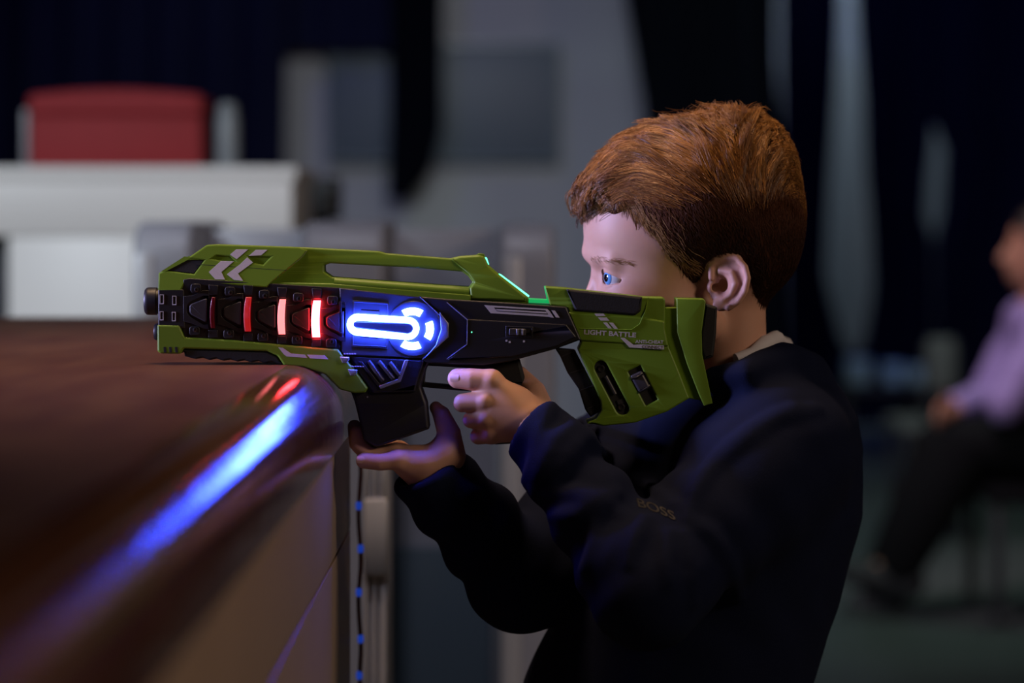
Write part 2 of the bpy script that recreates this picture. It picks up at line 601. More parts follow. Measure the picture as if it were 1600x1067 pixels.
p = P(352, 260, yb)
cn = empty('canister', (p.x, yb + 0.05, ztop))
tag(cn, 'tall pale canister standing right of the red box', 'canister')
M['canister'] = mat('pale_grey_tin', (0.22, 0.24, 0.26), 0.4, noise=(20, (0.19, 0.21, 0.23)))
link('body', lathe('body', [(0.024, 0), (0.026, 0.004), (0.026, 0.11), (0.022, 0.12)]), M['canister'], cn)
link('cap', lathe('cap', [(0.022, 0.12), (0.023, 0.124), (0.021, 0.142), (0.012, 0.148)]), M['canister'], cn)

# payment terminal on a post
a, b = P(467, 345, 3.6), P(530, 277, 3.6)
tm = empty('terminal_post', ((a.x + b.x) / 2, 3.65, 0))
tag(tm, 'black boxy terminal on a post at the right end of the counter', 'terminal')
w2 = (b.x - a.x) / 2
link('casing', box_mesh('casing', (-w2, -0.05, a.z), (w2, 0.05, b.z), 0.008), M['dark_box'], tm)
link('screen', box_mesh('screen', (-w2 + 0.01, -0.054, a.z + 0.012), (w2 - 0.01, -0.049, b.z - 0.012), 0.001), M['dark_screen'], tm)
link('post', box_mesh('post', (-0.02, -0.02, 0.015), (0.02, 0.02, a.z), 0.004), M['dark_box'], tm)
link('base', lathe('base', [(0.13, 0), (0.13, 0.008), (0.03, 0.016)]), M['dark_box'], tm)


# access gates: a row of slim pedestals with panels between them
def gate(u0, u1, y, zt, depth, label, wing):
    """Pedestal with rounded upper corners; wing = pixel column where its dark panel ends (or None)."""
    x0, x1 = P(u0, 0, y).x, P(u1, 0, y).x
    cx = (x0 + x1) / 2
    g = empty('access_gate', (cx, y + depth / 2, 0))
    tag(g, label, 'gate', 'grey access gates behind the bar')
    # side profile: rounded at the front top
    prof = fillet([(-depth / 2, 0.03), (depth / 2, 0.03), (depth / 2, zt), (-depth / 2, zt)], [0, 0, 0.05, 0.07], 6)
    me = slab_mesh('pedestal', [prof], x0 - cx, x1 - cx, 0.012, 3)
    me.transform(Matrix(((0, 0, 1, 0), (1, 0, 0, 0), (0, 1, 0, 0), (0, 0, 0, 1))))
    link('pedestal', me, M['grey_lam'], g)
    link('front_strip', box_mesh('front_strip', (x0 - cx + 0.004, -depth / 2 - 0.006, 0.06), (x0 - cx + 0.004 + min(0.028, (x1 - x0) * 0.7), -depth / 2 + 0.004, zt - 0.05), 0.003), M['pale_metal'], g)
    link('foot', box_mesh('foot', (x0 - cx - 0.01, -depth / 2 - 0.01, 0.0), (x1 - cx + 0.01, depth / 2 + 0.01, 0.03), 0.004), M['dark_box'], g)
    if wing:
        xw = P(wing, 0, y).x
        link('barrier_panel', box_mesh('barrier_panel', (x1 - cx + 0.003, -0.02, 0.1), (xw - cx, 0.0, zt - 0.012), 0.005), M['grey_lam'], g)
        link('lower_panel', box_mesh('lower_panel', (x1 - cx + 0.003, -0.035, 0.12), (xw - cx - 0.01, -0.022, P(0, 885, y).z), 0.003), M['teal_glass'], g)
    return g


gate(206, 298, 1.55, P(0, 346, 1.55).z, 0.5, 'grey access gate with a broad pedestal left of the gun muzzle', 466)
gate(470, 600, 1.5, P(0, 346, 1.5).z, 0.5, 'grey access gate seen above the middle of the green gun', 776)
gate(780, 868, 1.45, P(0, 350, 1.45).z, 0.5, 'grey access gate behind the trigger hand, in front of the boy\'s face', None)
pb = empty('steel_post', (P(585, 0, 0.55).x, 0.6, 0))
tag(pb, 'slim pale steel post with grooves just behind the bar side', 'post')
xa, xb = P(566, 0, 0.55).x - pb.location.x, P(606, 0, 0.55).x - pb.location.x
zt = P(0, 690, 0.55).z
link('core', box_mesh('core', (xa, -0.03, 0.0), (xb, 0.05, zt), 0.003), M['grey_lam'], pb)
for t0, t1 in ((0.06, 0.2), (0.36, 0.52), (0.66, 0.94)):
    link('rib', box_mesh('rib', (xa + (xb - xa) * t0, -0.036, 0.0), (xa + (xb - xa) * t1, -0.028, P(0, 905, 0.55).z), 0.002), M['pale_metal'], pb)
    link('rib', box_mesh('rib', (xa + (xb - xa) * t0, -0.036, P(0, 780, 0.55).z), (xa + (xb - xa) * t1, -0.028, zt - 0.005), 0.002), M['pale_metal'], pb)
link('cover_plate', box_mesh('cover_plate', (xa + 0.001, -0.04, P(0, 904, 0.55).z), (xb - 0.001, -0.03, P(0, 781, 0.55).z), 0.004), M['pale_metal'], pb)

# far low table with pale things, grey chair
yt = 9.4
a, b = P(1312, 602, yt), P(1462, 602, yt)
lt = empty('low_table', ((a.x + b.x) / 2, yt + 0.25, 0))
tag(lt, 'dark low table at the foot of the bright curtain gap', 'table')
w2 = (b.x - a.x) / 2
zt = a.z
link('table_top', box_mesh('table_top', (-w2, -0.25, zt - 0.03), (w2, 0.25, zt), 0.005), M['dark_box'], lt)
for sx in (-1, 1):
    for sy in (-1, 1):
        link('leg', box_mesh('leg', (sx * (w2 - 0.04) - 0.02, sy * 0.2 - 0.02, 0), (sx * (w2 - 0.04) + 0.02, sy * 0.2 + 0.02, zt - 0.03), 0.003), M['dark_box'], lt)
M['pale_cyan'] = mat('pale_cyan_plastic', (0.45, 0.62, 0.70), 0.4, noise=(20, (0.38, 0.55, 0.64)))
M['pale_blue'] = mat('pale_blue_plastic', (0.40, 0.60, 0.85), 0.35, noise=(20, (0.35, 0.52, 0.78)))
for (ua, ub, va, mname, lab) in ((1320, 1362, 562, 'pale_cyan', 'pale cyan tub on the low table under the curtain gap'),
                                 (1378, 1412, 568, 'pale_blue', 'pale blue tub in the middle of the low table'),
                                 (1416, 1450, 572, 'pale_cyan', 'small pale cyan tub at the right end of the low table')):
    x0, x1 = P(ua, 0, yt + 0.2).x, P(ub, 0, yt + 0.2).x
    hh = P(0, va, yt + 0.2).z - zt
    t = empty('plastic_tub', ((x0 + x1) / 2, yt + 0.2, zt))
    tag(t, lab, 'tub', 'tubs on the low table')
    r = (x1 - x0) / 2
    link('tub', lathe('tub', [(r * 0.86, 0), (r * 0.9, 0.005), (r, hh * 0.8), (r * 0.96, hh * 0.8)]), M[mname], t)
    link('lid', lathe('lid', [(r * 1.03, hh * 0.8), (r * 1.03, hh * 0.95), (r * 0.9, hh)]), M[mname], t)

yg = 6.6
a, b = P(1450, 612, yg), P(1494, 528, yg)
gc = empty('grey_chair', ((a.x + b.x) / 2, yg + 0.2, 0))
tag(gc, 'grey chair back standing beside the seated visitor', 'chair')
w2 = (b.x - a.x) / 2
M['grey_cloth'] = mat('grey_seat_cloth', (0.15, 0.145, 0.15), 0.9, noise=(30, (0.12, 0.12, 0.125)))
link('backrest', box_mesh('backrest', (-w2, -0.2, a.z), (w2, -0.16, b.z), 0.015, 3), M['grey_cloth'], gc)
link('seat', box_mesh('seat', (-w2 - 0.1, -0.2, 0.40), (w2 + 0.1, 0.2, 0.45), 0.015, 3), M['grey_cloth'], gc)
for sx in (-1, 1):
    link('back_post', box_mesh('back_post', (sx * w2 - 0.012, -0.19, 0.45), (sx * w2 + 0.012, -0.17, b.z - 0.02), 0.003), M['dark_box'], gc)
    for sy in (-1, 1):
        link('leg', box_mesh('leg', (sx * (w2 + 0.07) - 0.012, sy * 0.17 - 0.012, 0), (sx * (w2 + 0.07) + 0.012, sy * 0.17 + 0.012, 0.40), 0.003), M['dark_box'], gc)

# ------------------------------------------------------------------ the bar the gun rests on
BAR_Z = P(0, 568, 0).z
BAR_X = -0.152


def bar_top_material(name, rough, spec):
    m = mat(name, (0.060, 0.022, 0.014), rough, spec=spec)
    nt = m.node_tree
    b = nt.nodes['Principled BSDF']
    tc = nt.nodes.new('ShaderNodeTexCoord')
    mp = nt.nodes.new('ShaderNodeMapping'); mp.inputs['Scale'].default_value = (3, 0.7, 1)
    nt.links.new(tc.outputs['Object'], mp.inputs['Vector'])
    n = nt.nodes.new('ShaderNodeTexNoise'); n.inputs['Scale'].default_value = 6; n.inputs['Detail'].default_value = 6
    nt.links.new(mp.outputs['Vector'], n.inputs['Vector'])
    r = nt.nodes.new('ShaderNodeValToRGB')
    r.color_ramp.elements[0].position = 0.3; r.color_ramp.elements[0].color = (0.075, 0.026, 0.018, 1)
    r.color_ramp.elements[1].position = 0.75; r.color_ramp.elements[1].color = (0.13, 0.06, 0.03, 1)
    nt.links.new(n.outputs['Fac'], r.inputs['Fac'])
    nt.links.new(r.outputs['Color'], b.inputs['Base Color'])
    # film wrinkles: fine ripples across the edge plus soft dents
    mp2 = nt.nodes.new('ShaderNodeMapping'); mp2.inputs['Scale'].default_value = (8, 45, 8)
    nt.links.new(tc.outputs['Object'], mp2.inputs['Vector'])
    n2 = nt.nodes.new('ShaderNodeTexNoise'); n2.inputs['Scale'].default_value = 2.2; n2.inputs['Detail'].default_value = 3
    nt.links.new(mp2.outputs['Vector'], n2.inputs['Vector'])
    n3 = nt.nodes.new('ShaderNodeTexNoise'); n3.inputs['Scale'].default_value = 14; n3.inputs['Detail'].default_value = 5
    nt.links.new(tc.outputs['Object'], n3.inputs['Vector'])
    ad = nt.nodes.new('ShaderNodeMath'); ad.operation = 'ADD'
    nt.links.new(n2.outputs['Fac'], ad.inputs[0]); nt.links.new(n3.outputs['Fac'], ad.inputs[1])
    bp = nt.nodes.new('ShaderNodeBump'); bp.inputs['Strength'].default_value = 0.25; bp.inputs['Distance'].default_value = 0.002
    nt.links.new(ad.outputs[0], bp.inputs['Height'])
    nt.links.new(bp.outputs['Normal'], b.inputs['Normal'])
    return m


M['bar_top'] = bar_top_material('dark_wood_under_film', 0.46, 0.14)
M['bar_edge'] = bar_top_material('glossy_wood_edge', 0.12, 0.5)
M['bar_side'] = mat('brown_bar_panel', (0.42, 0.30, 0.21), 0.38, noise=(7, (0.34, 0.24, 0.165)), bump=(25, 0.1, 0.002))
M['seam'] = mat('dark_seam', (0.012, 0.010, 0.010), 0.6, noise=(30, (0.018, 0.014, 0.014)))

bar = empty('bar_counter', (-0.6, -0.4, 0))
tag(bar, 'dark wood bar counter with a glossy rounded edge under the gun', 'bar counter')
# plan of the top: straight edge along the view, slanted behind, straight far edge
YF = 3.23 - D + 0.12
plan = [(-2.3, -1.75), (BAR_X, -1.75), (BAR_X, 0.26), (-0.42, YF), (-2.3, YF)]
R = 0.050                                    # radius of the rounded edge
TH = 0.070                                   # thickness of the top


def inset(poly, d):
    out = []
    N = len(poly)
    for i in range(N):
        p, a, b = Vector(poly[i]), Vector(poly[i - 1]), Vector(poly[(i + 1) % N])
        e1, e2 = (p - a).normalized(), (b - p).normalized()
        n1, n2 = Vector((-e1.y, e1.x)), Vector((-e2.y, e2.x))
        m_ = (n1 + n2); m_ = m_ / max(m_.length_squared, 1e-6) * 2
        out.append(tuple(p + m_ * d))
    return out


plan_r = fillet(plan, [0, 0, 0.05, 0.05, 0], 5)
loops = []
NS = 10
for k in range(NS + 1):
    an = math.pi / 2 * k / NS
    loops.append((inset(plan_r, R * (1 - math.sin(an))), -R * (1 - math.cos(an))))
loops = [(inset(plan_r, R * (1 - math.cos(math.pi / 2 * (1 - k / NS)))), -R * (1 - math.sin(math.pi / 2 * (1 - k / NS)))) for k in range(NS + 1)]
loops.append((plan_r, -TH))
loops.append((inset(plan_r, 0.02), -TH))
verts, faces = [], []
n = len(plan_r)
for poly, dz in loops:
    for q in poly: verts.append((q[0] + 0.6, q[1] + 0.4, BAR_Z + dz))
for i in range(len(loops) - 1):
    for k in range(n):
        l = (k + 1) % n
        faces.append((i * n + k, (i + 1) * n + k, (i + 1) * n + l, i * n + l))
faces.append(tuple(range((len(loops) - 1) * n, len(loops) * n))[::-1])
link('rounded_edge', mesh_from('rounded_edge', verts, faces, True, 40), M['bar_edge'], bar)
link('top', mesh_from('top', verts[:n] + [(q[0], q[1], q[2] - 0.02) for q in verts[:n]],
                      [tuple(range(n)), tuple(range(n, 2 * n))[::-1]] + [(k, n + k, n + (k + 1) % n, (k + 1) % n) for k in range(n)], True, 30), M['bar_top'], bar)

# side panels below the top, with an open joint between them
zs = CAM_Z - 0.306
in_b = inset(plan_r, 0.012)
def bar_panel(name, z0, z1, m, d):
    poly = inset(plan_r, d)
    me = slab_mesh(name, [[(q[0] + 0.6, q[1] + 0.4) for q in poly]], z0, z1, 0.0008)
    link(name, me, m, bar)
bar_panel('upper_panel', zs + 0.002, BAR_Z - TH, M['bar_side'], 0.010)
bar_panel('joint', zs - 0.003, zs + 0.003, M['seam'], 0.018)
bar_panel('lower_panel', 0.10, zs - 0.002, M['bar_side'], 0.010)
bar_panel('plinth', 0.0, 0.10, M['seam'], 0.05)

# cord at the rear bar corner; glowing beads imitate reflected blue glints
M['cord'] = mat('dark_red_cord', (0.16, 0.025, 0.02), 0.6, noise=(100, (0.12, 0.02, 0.016)))
M['glint_bead'] = mat('glowing_blue_glint', (0.02, 0.09, 0.40), 0.15, noise=(100, (0.02, 0.07, 0.32)), emit=((0.03, 0.12, 1.0), 0.26))  # glow stands in for reflections of the blue light, not a lamp
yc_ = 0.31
cd = empty('glint_cord', P(561, 690, yc_))
tag(cd, 'thin dark red cord with added glowing blue glints hanging at the bar corner', 'cord')
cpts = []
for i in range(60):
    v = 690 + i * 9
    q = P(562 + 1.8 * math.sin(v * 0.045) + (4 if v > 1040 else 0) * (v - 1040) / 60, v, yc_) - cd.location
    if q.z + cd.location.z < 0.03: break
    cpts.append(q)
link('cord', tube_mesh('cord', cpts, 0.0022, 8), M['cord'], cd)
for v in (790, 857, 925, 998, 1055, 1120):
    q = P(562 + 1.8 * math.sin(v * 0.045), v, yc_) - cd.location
    me = lathe('glint_bead', [(0.001, -0.0055), (0.0028, -0.0035), (0.0034, 0), (0.0028, 0.0035), (0.001, 0.0055)], 12)
    link('blue_glint', me, M['glint_bead'], cd, q)

# ------------------------------------------------------------------ the toy gun
GS = D / F_PX
GO = P(420, 568, 0)
gun = empty('toy_laser_gun', GO)
tag(gun, 'lime green and black toy laser gun with glowing lights, held by the boy', 'toy gun')


def top_taper(v):
    return 1.0 - 0.40 * min(1.0, max(0.0, (452.0 - v) / 72.0))


def gl(u, v, w):
    return Vector(((u - 420) * GS, w * GS, -(v - 568) * GS))


def gpart(name, polys, w0, w1, bevel, m, parent=None, round_=0.0, taper=None, bres=2):
    """Part of the gun: outline in pixels, solid from depth w0 (near) to w1."""
    if not isinstance(polys[0][0], (tuple, list)): polys = [polys]
    ps = []
    for k, q in enumerate(polys):
        r = round_[k] if isinstance(round_, (list, tuple)) and isinstance(round_[0], (list, tuple, int, float)) and len(polys) > 1 else round_
        ps.append([(a, -b) for a, b in (fillet(q, r) if (hasattr(r, '__len__') or r > 0) else q)])
    me = slab_mesh(name, ps, w0, w1, bevel, bres)
    for vt in me.vertices:
        u, v, w = vt.co.x, -vt.co.y, vt.co.z
        if taper: w = w * taper(v)
        vt.co = gl(u, v, w)
    me.flip_normals() if False else None
    bm = bmesh.new(); bm.from_mesh(me)
    bmesh.ops.recalc_face_normals(bm, faces=bm.faces)
    bm.to_mesh(me); bm.free()
    return link(name, me, m, parent or gun)


def gtube(name, pts, r, m, parent=None, closed=False, seg=10):
    return link(name, tube_mesh(name, [gl(*p) for p in pts], [q * GS for q in r] if hasattr(r, '__len__') else r * GS, seg, closed), m, parent or gun)


def gscrew(u, v, w, r, parent):
    me = lathe('screw', [(r * GS, 0), (r * GS, 2.0 * GS), (r * 0.55 * GS, 2.6 * GS), (r * 0.5 * GS, 1.4 * GS), (0.01 * GS, 1.4 * GS)], 14)
    me.transform(Matrix.Rotation(math.pi / 2, 4, 'X'))
    return link('screw', me, M['screw'], parent, gl(u, v, w))


def gtext(name, txt, u0, v0, width, cap, w, deg, m, parent, bold=0.02, taper=None):
    cu = bpy.data.curves.new('tmp', 'FONT')
    cu.body = txt
    cu.size = 1.0
    cu.extrude = 0.0
    cu.offset = bold
    cu.fill_mode = 'BOTH'
    cu.extrude = 0.02
    ob = bpy.data.objects.new('tmp', cu)
    me = bpy.data.meshes.new_from_object(ob)
    me.name = name
    bpy.data.objects.remove(ob); bpy.data.curves.remove(cu)
    xs = [v.co.x for v in me.vertices]; ys = [v.co.y for v in me.vertices]
    x0, x1, y0, y1 = min(xs), max(xs), min(ys), max(ys)
    ca, sa = math.cos(math.radians(deg)), math.sin(math.radians(deg))
    for vt in me.vertices:
        a = (vt.co.x - x0) / (x1 - x0) * width
        b = (vt.co.y - y0) / (y1 - y0) * cap
        uu, vv = u0 + a * ca + b * sa, v0 + a * sa - b * ca
        vt.co = gl(uu, vv, w - (vt.co.z > 0) * 0.25 + 0.1)
    return link(name, me, m, parent)


WU = 34      # half depth of the upper shell
# ---- muzzle and front
mz = gpart('front_block', [(252, 451), (292, 451), (294, 512), (252, 512)], -34, 34, 2, M['black'], round_=2)
for (a, b, c, d_) in ((254.5, 459, 261, 474), (274, 461, 280.4, 475.4), (254.5, 485, 260.5, 499), (273.4, 486, 279.4, 500.5)):
    o = gpart('square_mark', [[(a, b), (c, b), (c, d_), (a, d_)], [(a + 1, b + 1.2), (c - 1, b + 1.2), (c - 1, d_ - 1.2), (a + 1, d_ - 1.2)]], -34.8, -33.5, 0.1, M['white_print'], mz)
def barrel(name, u0, u1, v, r):
    L = (u1 - u0)
    prof = [(r * 0.55, -L + 5), (r * 0.62, -L), (r * 0.86, -L), (r * 0.98, -L + 2.5), (r, -L + 6), (r, -L * 0.3), (r * 0.92, -L * 0.28), (r * 0.92, 2)]
    me = lathe(name, [(a * GS, b * GS) for a, b in prof], 28)
    me.transform(Matrix.Rotation(math.pi / 2, 4, 'Y'))
    return link(name, me, M['black'], gun, gl(u1, v, 0))
barrel('muzzle', 227, 253, 470.5, 21.5)
barrel('lower_lens', 241.5, 254, 518.5, 13.5)

# ---- upper shell with the carrying-handle slot
hole = [(508, 424), (508, 414), (516, 411), (640, 417.5), (722, 424), (732, 431), (738.5, 440), (733, 447.5), (689, 444.5), (600, 438), (520, 432)]
top_out = [(252, 455), (252, 427), (261, 421.5), (295, 403.5), (325, 382.5), (342, 381.5), (470, 386), (592, 392.3), (603, 395.5), (704, 403.5),
           (718, 400), (750, 398), (757, 400.5), (764, 415), (781, 429.5), (826, 464), (826, 476), (736, 468), (618, 460), (560, 456), (440, 449), (294, 441), (286, 455)]
us = gpart('upper_shell', [top_out, hole], -26, 26, 3.0, M['green'], round_=1.5, taper=top_taper)
# raised front cheek of the shell, with recessed pockets
front_out = [(252, 454), (252, 426), (261, 422), (295, 404), (325, 383), (341, 382), (470, 386.5), (482, 391), (475, 401), (430, 439), (420, 448.5), (294, 440), (287, 454)]
pocket1 = [(334, 404), (341, 399), (362, 400), (371, 408), (352, 407.5)]
pocket2 = [(391, 400.5), (425.5, 401), (414, 413), (398, 410.5)]
pad = [(262, 422), (292, 402.5), (322, 406.5), (307, 427.5)]
fc = gpart('front_cheek', [front_out, pocket1, pocket2, pad], -WU, WU, 2.2, M['green'], us, round_=0, taper=top_taper, bres=1)
gpart('pocket_floor', [(330, 396), (428, 396), (428, 415), (330, 415)], -30, 30, 0.5, M['green'], us, taper=top_taper)
gpart('front_pad', [(262.8, 421.5), (292.3, 403.3), (321, 407), (306.6, 426.7)], -32.5, 32.5, 0.6, M['rubber'], us, taper=top_taper)
gpart('panel_seam', [(309, 412), (450, 421.5), (450, 422.2), (309, 412.8)], -34.15, -30, 0.02, M['rubber'], us, taper=top_taper)
# rails beside the slot
gpart('handle_rim', [(706, 405), (718, 401), (749, 399), (756, 401), (763, 415), (780, 430), (822, 463), (822, 470), (736, 466), (734.5, 449), (741, 440.5), (733, 428)],
      -30, 30, 3.0, M['green'], us, round_=1.0, taper=top_taper)
gtube('lower_rail', [(524, 441.5, -20), (600, 447, -21), (690, 453.5, -21), (733, 456.5, -20)], 8.5, M['green'], us, seg=16)
gpart('lower_skirt', [(424, 440), (520, 442), (736, 460), (736, 470), (420, 451)], -31, 31, 2.0, M['green'], us, taper=top_taper)
gpart('rear_sight', [(741, 399.5), (749, 395.5), (757, 397), (757.5, 402), (741, 402)], -10, 10, 1.0, M['green'], us)
def deco(name, poly, w, parent, taper=None, m=None):
    return gpart(name, poly, w - 0.5, w + 1.0, 0.1, m or M['white_print'], parent, taper=taper, bres=0)
ZA = lambda pts: [(210 + a / 4.269, 360 + b / 4.269) for a, b in pts]
for pl in ([(590, 203), (675, 205), (595, 275), (620, 325), (555, 322), (512, 275)],
           [(765, 178), (803, 212), (705, 285), (740, 333), (680, 327), (632, 290), (720, 222)],
           [(690, 125), (770, 125), (695, 190), (650, 160)],
           [(820, 128), (898, 128), (855, 165), (775, 168)]):
    deco('chevron_mark', ZA(pl), -WU - 0.1, us, top_taper)

# ---- lower shell
low_out = [(251, 506), (285, 507), (293, 525), (374, 530), (438, 536), (531, 544), (541, 557), (556, 575), (577, 604), (573, 611), (556, 612),
           (533, 606), (510, 582.5), (479, 571.5), (447, 569), (437, 554), (421, 547), (292, 543), (287, 551), (256, 550.5), (251, 547)]
ls = gpart('lower_shell', low_out, -36, 36, 3, M['green'], round_=2.0)
for u in (262.5, 271, 280.2):
    gpart('vent_slot', fillet([(u - 2, 540), (u + 2, 540), (u + 3, 549), (u - 1, 549)], 1.2), -36.3, -34, 0.1, M['rubber'], ls)
for pl in ([(975, 772), (1005, 775), (1060, 813), (1150, 820), (1167, 842), (1030, 832), (1012, 818)], [(1165, 820), (1280, 825), (1305, 851), (1185, 845)]):
    deco('stripe_mark', ZA(pl), -36.1, ls)
fg = [(291, 544), (421, 548), (437, 555), (446, 567.5)]
k = 12
for i in range(k + 1):
    t = i / k
    fg.append((440 - t * 130, 566 - t * 8 + 1.3 * math.cos(i * math.pi)))
fg.append((293, 555))
gpart('fore_grip', fg, -33, 33, 3, M['rubber'], round_=1.0)

# ---- black side module with the light bars
SL = 0.088   # slope of the gun in the picture
sp = gpart('side_panel', [(291, 436), (300, 434), (560, 450.5), (560, 470), (545, 553), (531, 546), (293, 529), (288, 507), (288, 455)], -32, 32, 1.5, M['black'])
for i in range(5):
    u0 = 300 + 52.9 * i
    v0 = 480.5 + 4.72 * i
    # trapezoid boss
    mod = gpart('boss', [(u0 + 1, v0 - 4), (u0 + 4, v0 - 7), (u0 + 25, v0 - 15), (u0 + 28, v0 - 15), (u0 + 28, v0 + 20), (u0 + 25, v0 + 21), (u0 + 4, v0 + 10), (u0 + 1, v0 + 6)],
                -37, -30, 1.6, M['charcoal'], sp, round_=1.5)
    # frame around the boss
    gpart('boss_frame', [[(u0 - 9, v0 - 19), (u0 + 6, v0 - 20), (u0 + 22, v0 - 28), (u0 + 31, v0 - 28), (u0 + 31, v0 + 33), (u0 + 22, v0 + 32), (u0 + 6, v0 + 24), (u0 - 9, v0 + 20)],
                         [(u0 - 3, v0 - 5), (u0 + 2, v0 - 10), (u0 + 22, v0 - 19), (u0 + 30, v0 - 19), (u0 + 30, v0 + 25), (u0 + 22, v0 + 25), (u0 + 2, v0 + 13), (u0 - 3, v0 + 7)]],
          -34.5, -30, 0.8, M['black'], sp)
    # screw tabs above and below
    for (su, sv, dn) in ((u0 + 11.5, v0 - 29, -1), (u0 + 9.5, v0 + 33, 1)):
        gpart('screw_tab', fillet([(su - 9, sv - 7 + 2 * dn), (su + 7, sv - 7 + 2 * dn), (su + 7, sv + 7 + 2 * dn), (su - 9, sv + 7 + 2 * dn)], 4.5), -35.5, -30, 1.0, M['charcoal'] if False else M['black'], sp)
        gscrew(su, sv, -35.3, 3.6, sp)
    # small end clips by each light bar
    if i < 4:
        ub = (336, 390.3, 442.5, 496)[i]; va = (462, 462.5, 466, 467.5)[i]; vb = (512, 517, 521.5, 526)[i]
        gpart('bar_clip', [(ub - 6, va - 18), (ub + 9, va - 17), (ub + 8, va - 2), (ub - 4, va - 2)], -35, -30, 0.8, M['black'], sp)
        gpart('bar_clip', [(ub - 6, vb + 2), (ub + 8, vb + 2), (ub + 9, vb + 14), (ub - 6, vb + 14)], -35, -30, 0.8, M['black'], sp)
bars = ((332.2, 340.5, 463, 511, 'smoke_red', 'unlit dark red light bar'), (384.5, 396, 463, 516, 'led_red_dim', 'dim red light bar'),
        (436.8, 449, 466.6, 520.5, 'led_red_mid', 'pale red light bar'), (489, 503, 468.5, 525, 'led_red', 'brightest red light bar'))
for (a, b, c, d_, mn, lb) in bars:
    mdl = (c + d_) / 2
    poly = []
    for i in range(7):
        t = i / 6; poly.append((a + 2.6 * (2 * t - 1) ** 2 + (1.4 * (1 - t)), c + (d_ - c) * t))
    for i in range(7):
        t = 1 - i / 6; poly.append((b + 1.6 * (2 * t - 1) ** 2 + (1.0 * (1 - t)) - 1.6, c + (d_ - c) * t))
    o = gpart('light_bar', poly, -42, -31, 1.5, M[mn], sp)
    o['label'] = lb

# ---- blue light module
bmod = gpart('light_module', [(533, 449), (660, 463), (690, 487), (690, 513), (684, 536), (662, 558), (545, 553), (536, 548)], -34, 34, 1.5, M['black_lens'])
gpart('recess_frame', [[(554, 468), (610, 472), (607, 543), (552, 540)], [(556.5, 471), (607.5, 474.5), (605, 539.5), (554.5, 536.5)]], -36, -33, 0.6, M['black_lens'], bmod)
gpart('inner_frame', [(566, 483), (595, 485), (594, 527), (565, 525)], -35.5, -33, 0.8, M['charcoal'], bmod)
gpart('dial', [(648 + 43 * math.cos(t), 512 + 43 * math.sin(t)) for t in np.linspace(0, 2 * math.pi, 40, endpoint=False)], -35.8, -33, 1.2, M['black_lens'], bmod)
# glowing ring: a long closed loop, wider at the right
pts = []
A0, A1, r0, r1 = (561.5, 505.5), (639, 511.5), 11.5, 13.0
for i in range(17):
    an = math.pi / 2 + math.pi * i / 16 + 0.08
    pts.append((A0[0] + r0 * math.cos(an), A0[1] + r0 * math.sin(an), -40))
for i in range(17):
    an = -math.pi / 2 + math.pi * i / 16 + 0.08
    pts.append((A1[0] + r1 * math.cos(an), A1[1] + r1 * math.sin(an), -40))
o = gtube('light_ring', pts, [5.3] * 17 + [4.6] * 17, M['led_blue'], bmod, closed=True, seg=10)
o['label'] = 'glowing blue white oval light ring'
gpart('ring_core', [(556, 501), (640, 503.5), (646, 507), (648, 511.5), (645, 517), (639, 519.5), (558, 510), (554, 507), (554, 503.5)], -42, -34, 1.0, M['black_lens'], bmod, round_=1.5)
for a0, a1 in ((-120, -60), (-22, 33), (66, 124)):
    q = []
    for i in range(9):
        an = math.radians(a0 + (a1 - a0) * i / 8)
        q.append((646 + 33 * math.cos(an), 512 + 32.5 * math.sin(an)))
    for i in range(9):
        an = math.radians(a1 - (a1 - a0) * i / 8)
        q.append((646 + 21.5 * math.cos(an), 512 + 21.5 * math.sin(an)))
    o = gpart('light_arc', q, -41, -34, 0.8, M['led_blue'], bmod)
    o['label'] = 'glowing blue white arc light'
gpart('silver_facet', [(688, 486), (702, 504), (702, 525), (684, 541), (664, 558), (682, 537), (690, 513)], -37, -30, 1.5, M['silver'], bmod)
gpart('edge_strip', [(532.5, 470), (536.5, 470), (536, 520), (532.5, 520)], -37, -30, 0.8, M['black'], bmod)

# ---- receiver behind the lights
rc = gpart('receiver', [(655, 462), (700, 466), (800, 472), (884, 478), (907, 529), (869, 543), (820, 556.5), (797, 563), (756, 569), (672, 566), (660, 560), (690, 520), (690, 490)],
           -35, 35, 2.5, M['black'], round_=2)
gpart('ridge_plate', [(731, 497), (884, 505), (900, 525), (868, 540), (800, 556), (700, 560), (730, 537)], -37, -30, 2.0, M['black'], rc, round_=2)
gtube('edge_line', [(658, 463, -35), (702, 504, -36)], 0.7, M['silver'], rc, seg=6)
gtube('edge_line', [(699, 471, -35.4), (731, 498, -37), (730.5, 536, -37), (699, 559, -36)], 0.7, M['silver'], rc, seg=6)
gpart('stripe_mark', [(757, 475.5), (855, 481.5), (863, 494), (767, 488)], -35.6, -34.5, 0.1, M['white_print'], rc)
gpart('stripe_core', [(772, 479), (852, 483.5), (856, 490), (777, 485)], -35.9, -34.5, 0.1, M['black'], rc)
gpart('stripe_line', [(775, 481.5), (853, 486), (854.5, 488.6), (777, 484)], -36.1, -34.5, 0.1, M['white_print'], rc)
for x in (852, 861):
    gpart('stripe_mark', [(x, 483.6), (x + 5.5, 484), (x + 13, 495), (x + 7, 494.5)], -36.0, -34.5, 0.1, M['white_print'], rc)
gpart('switch_frame', [[(790, 507.5), (833, 509), (832, 526.5), (790, 525)], [(794, 510), (830, 511.2), (829, 523.8), (794, 522.6)]], -38.5, -35, 0.7, M['black'], rc)
sw = gpart('switch', fillet([(795.5, 511), (822, 512), (821.5, 523), (795, 522)], 2.5), -40, -35, 1.5, M['charcoal'], rc)
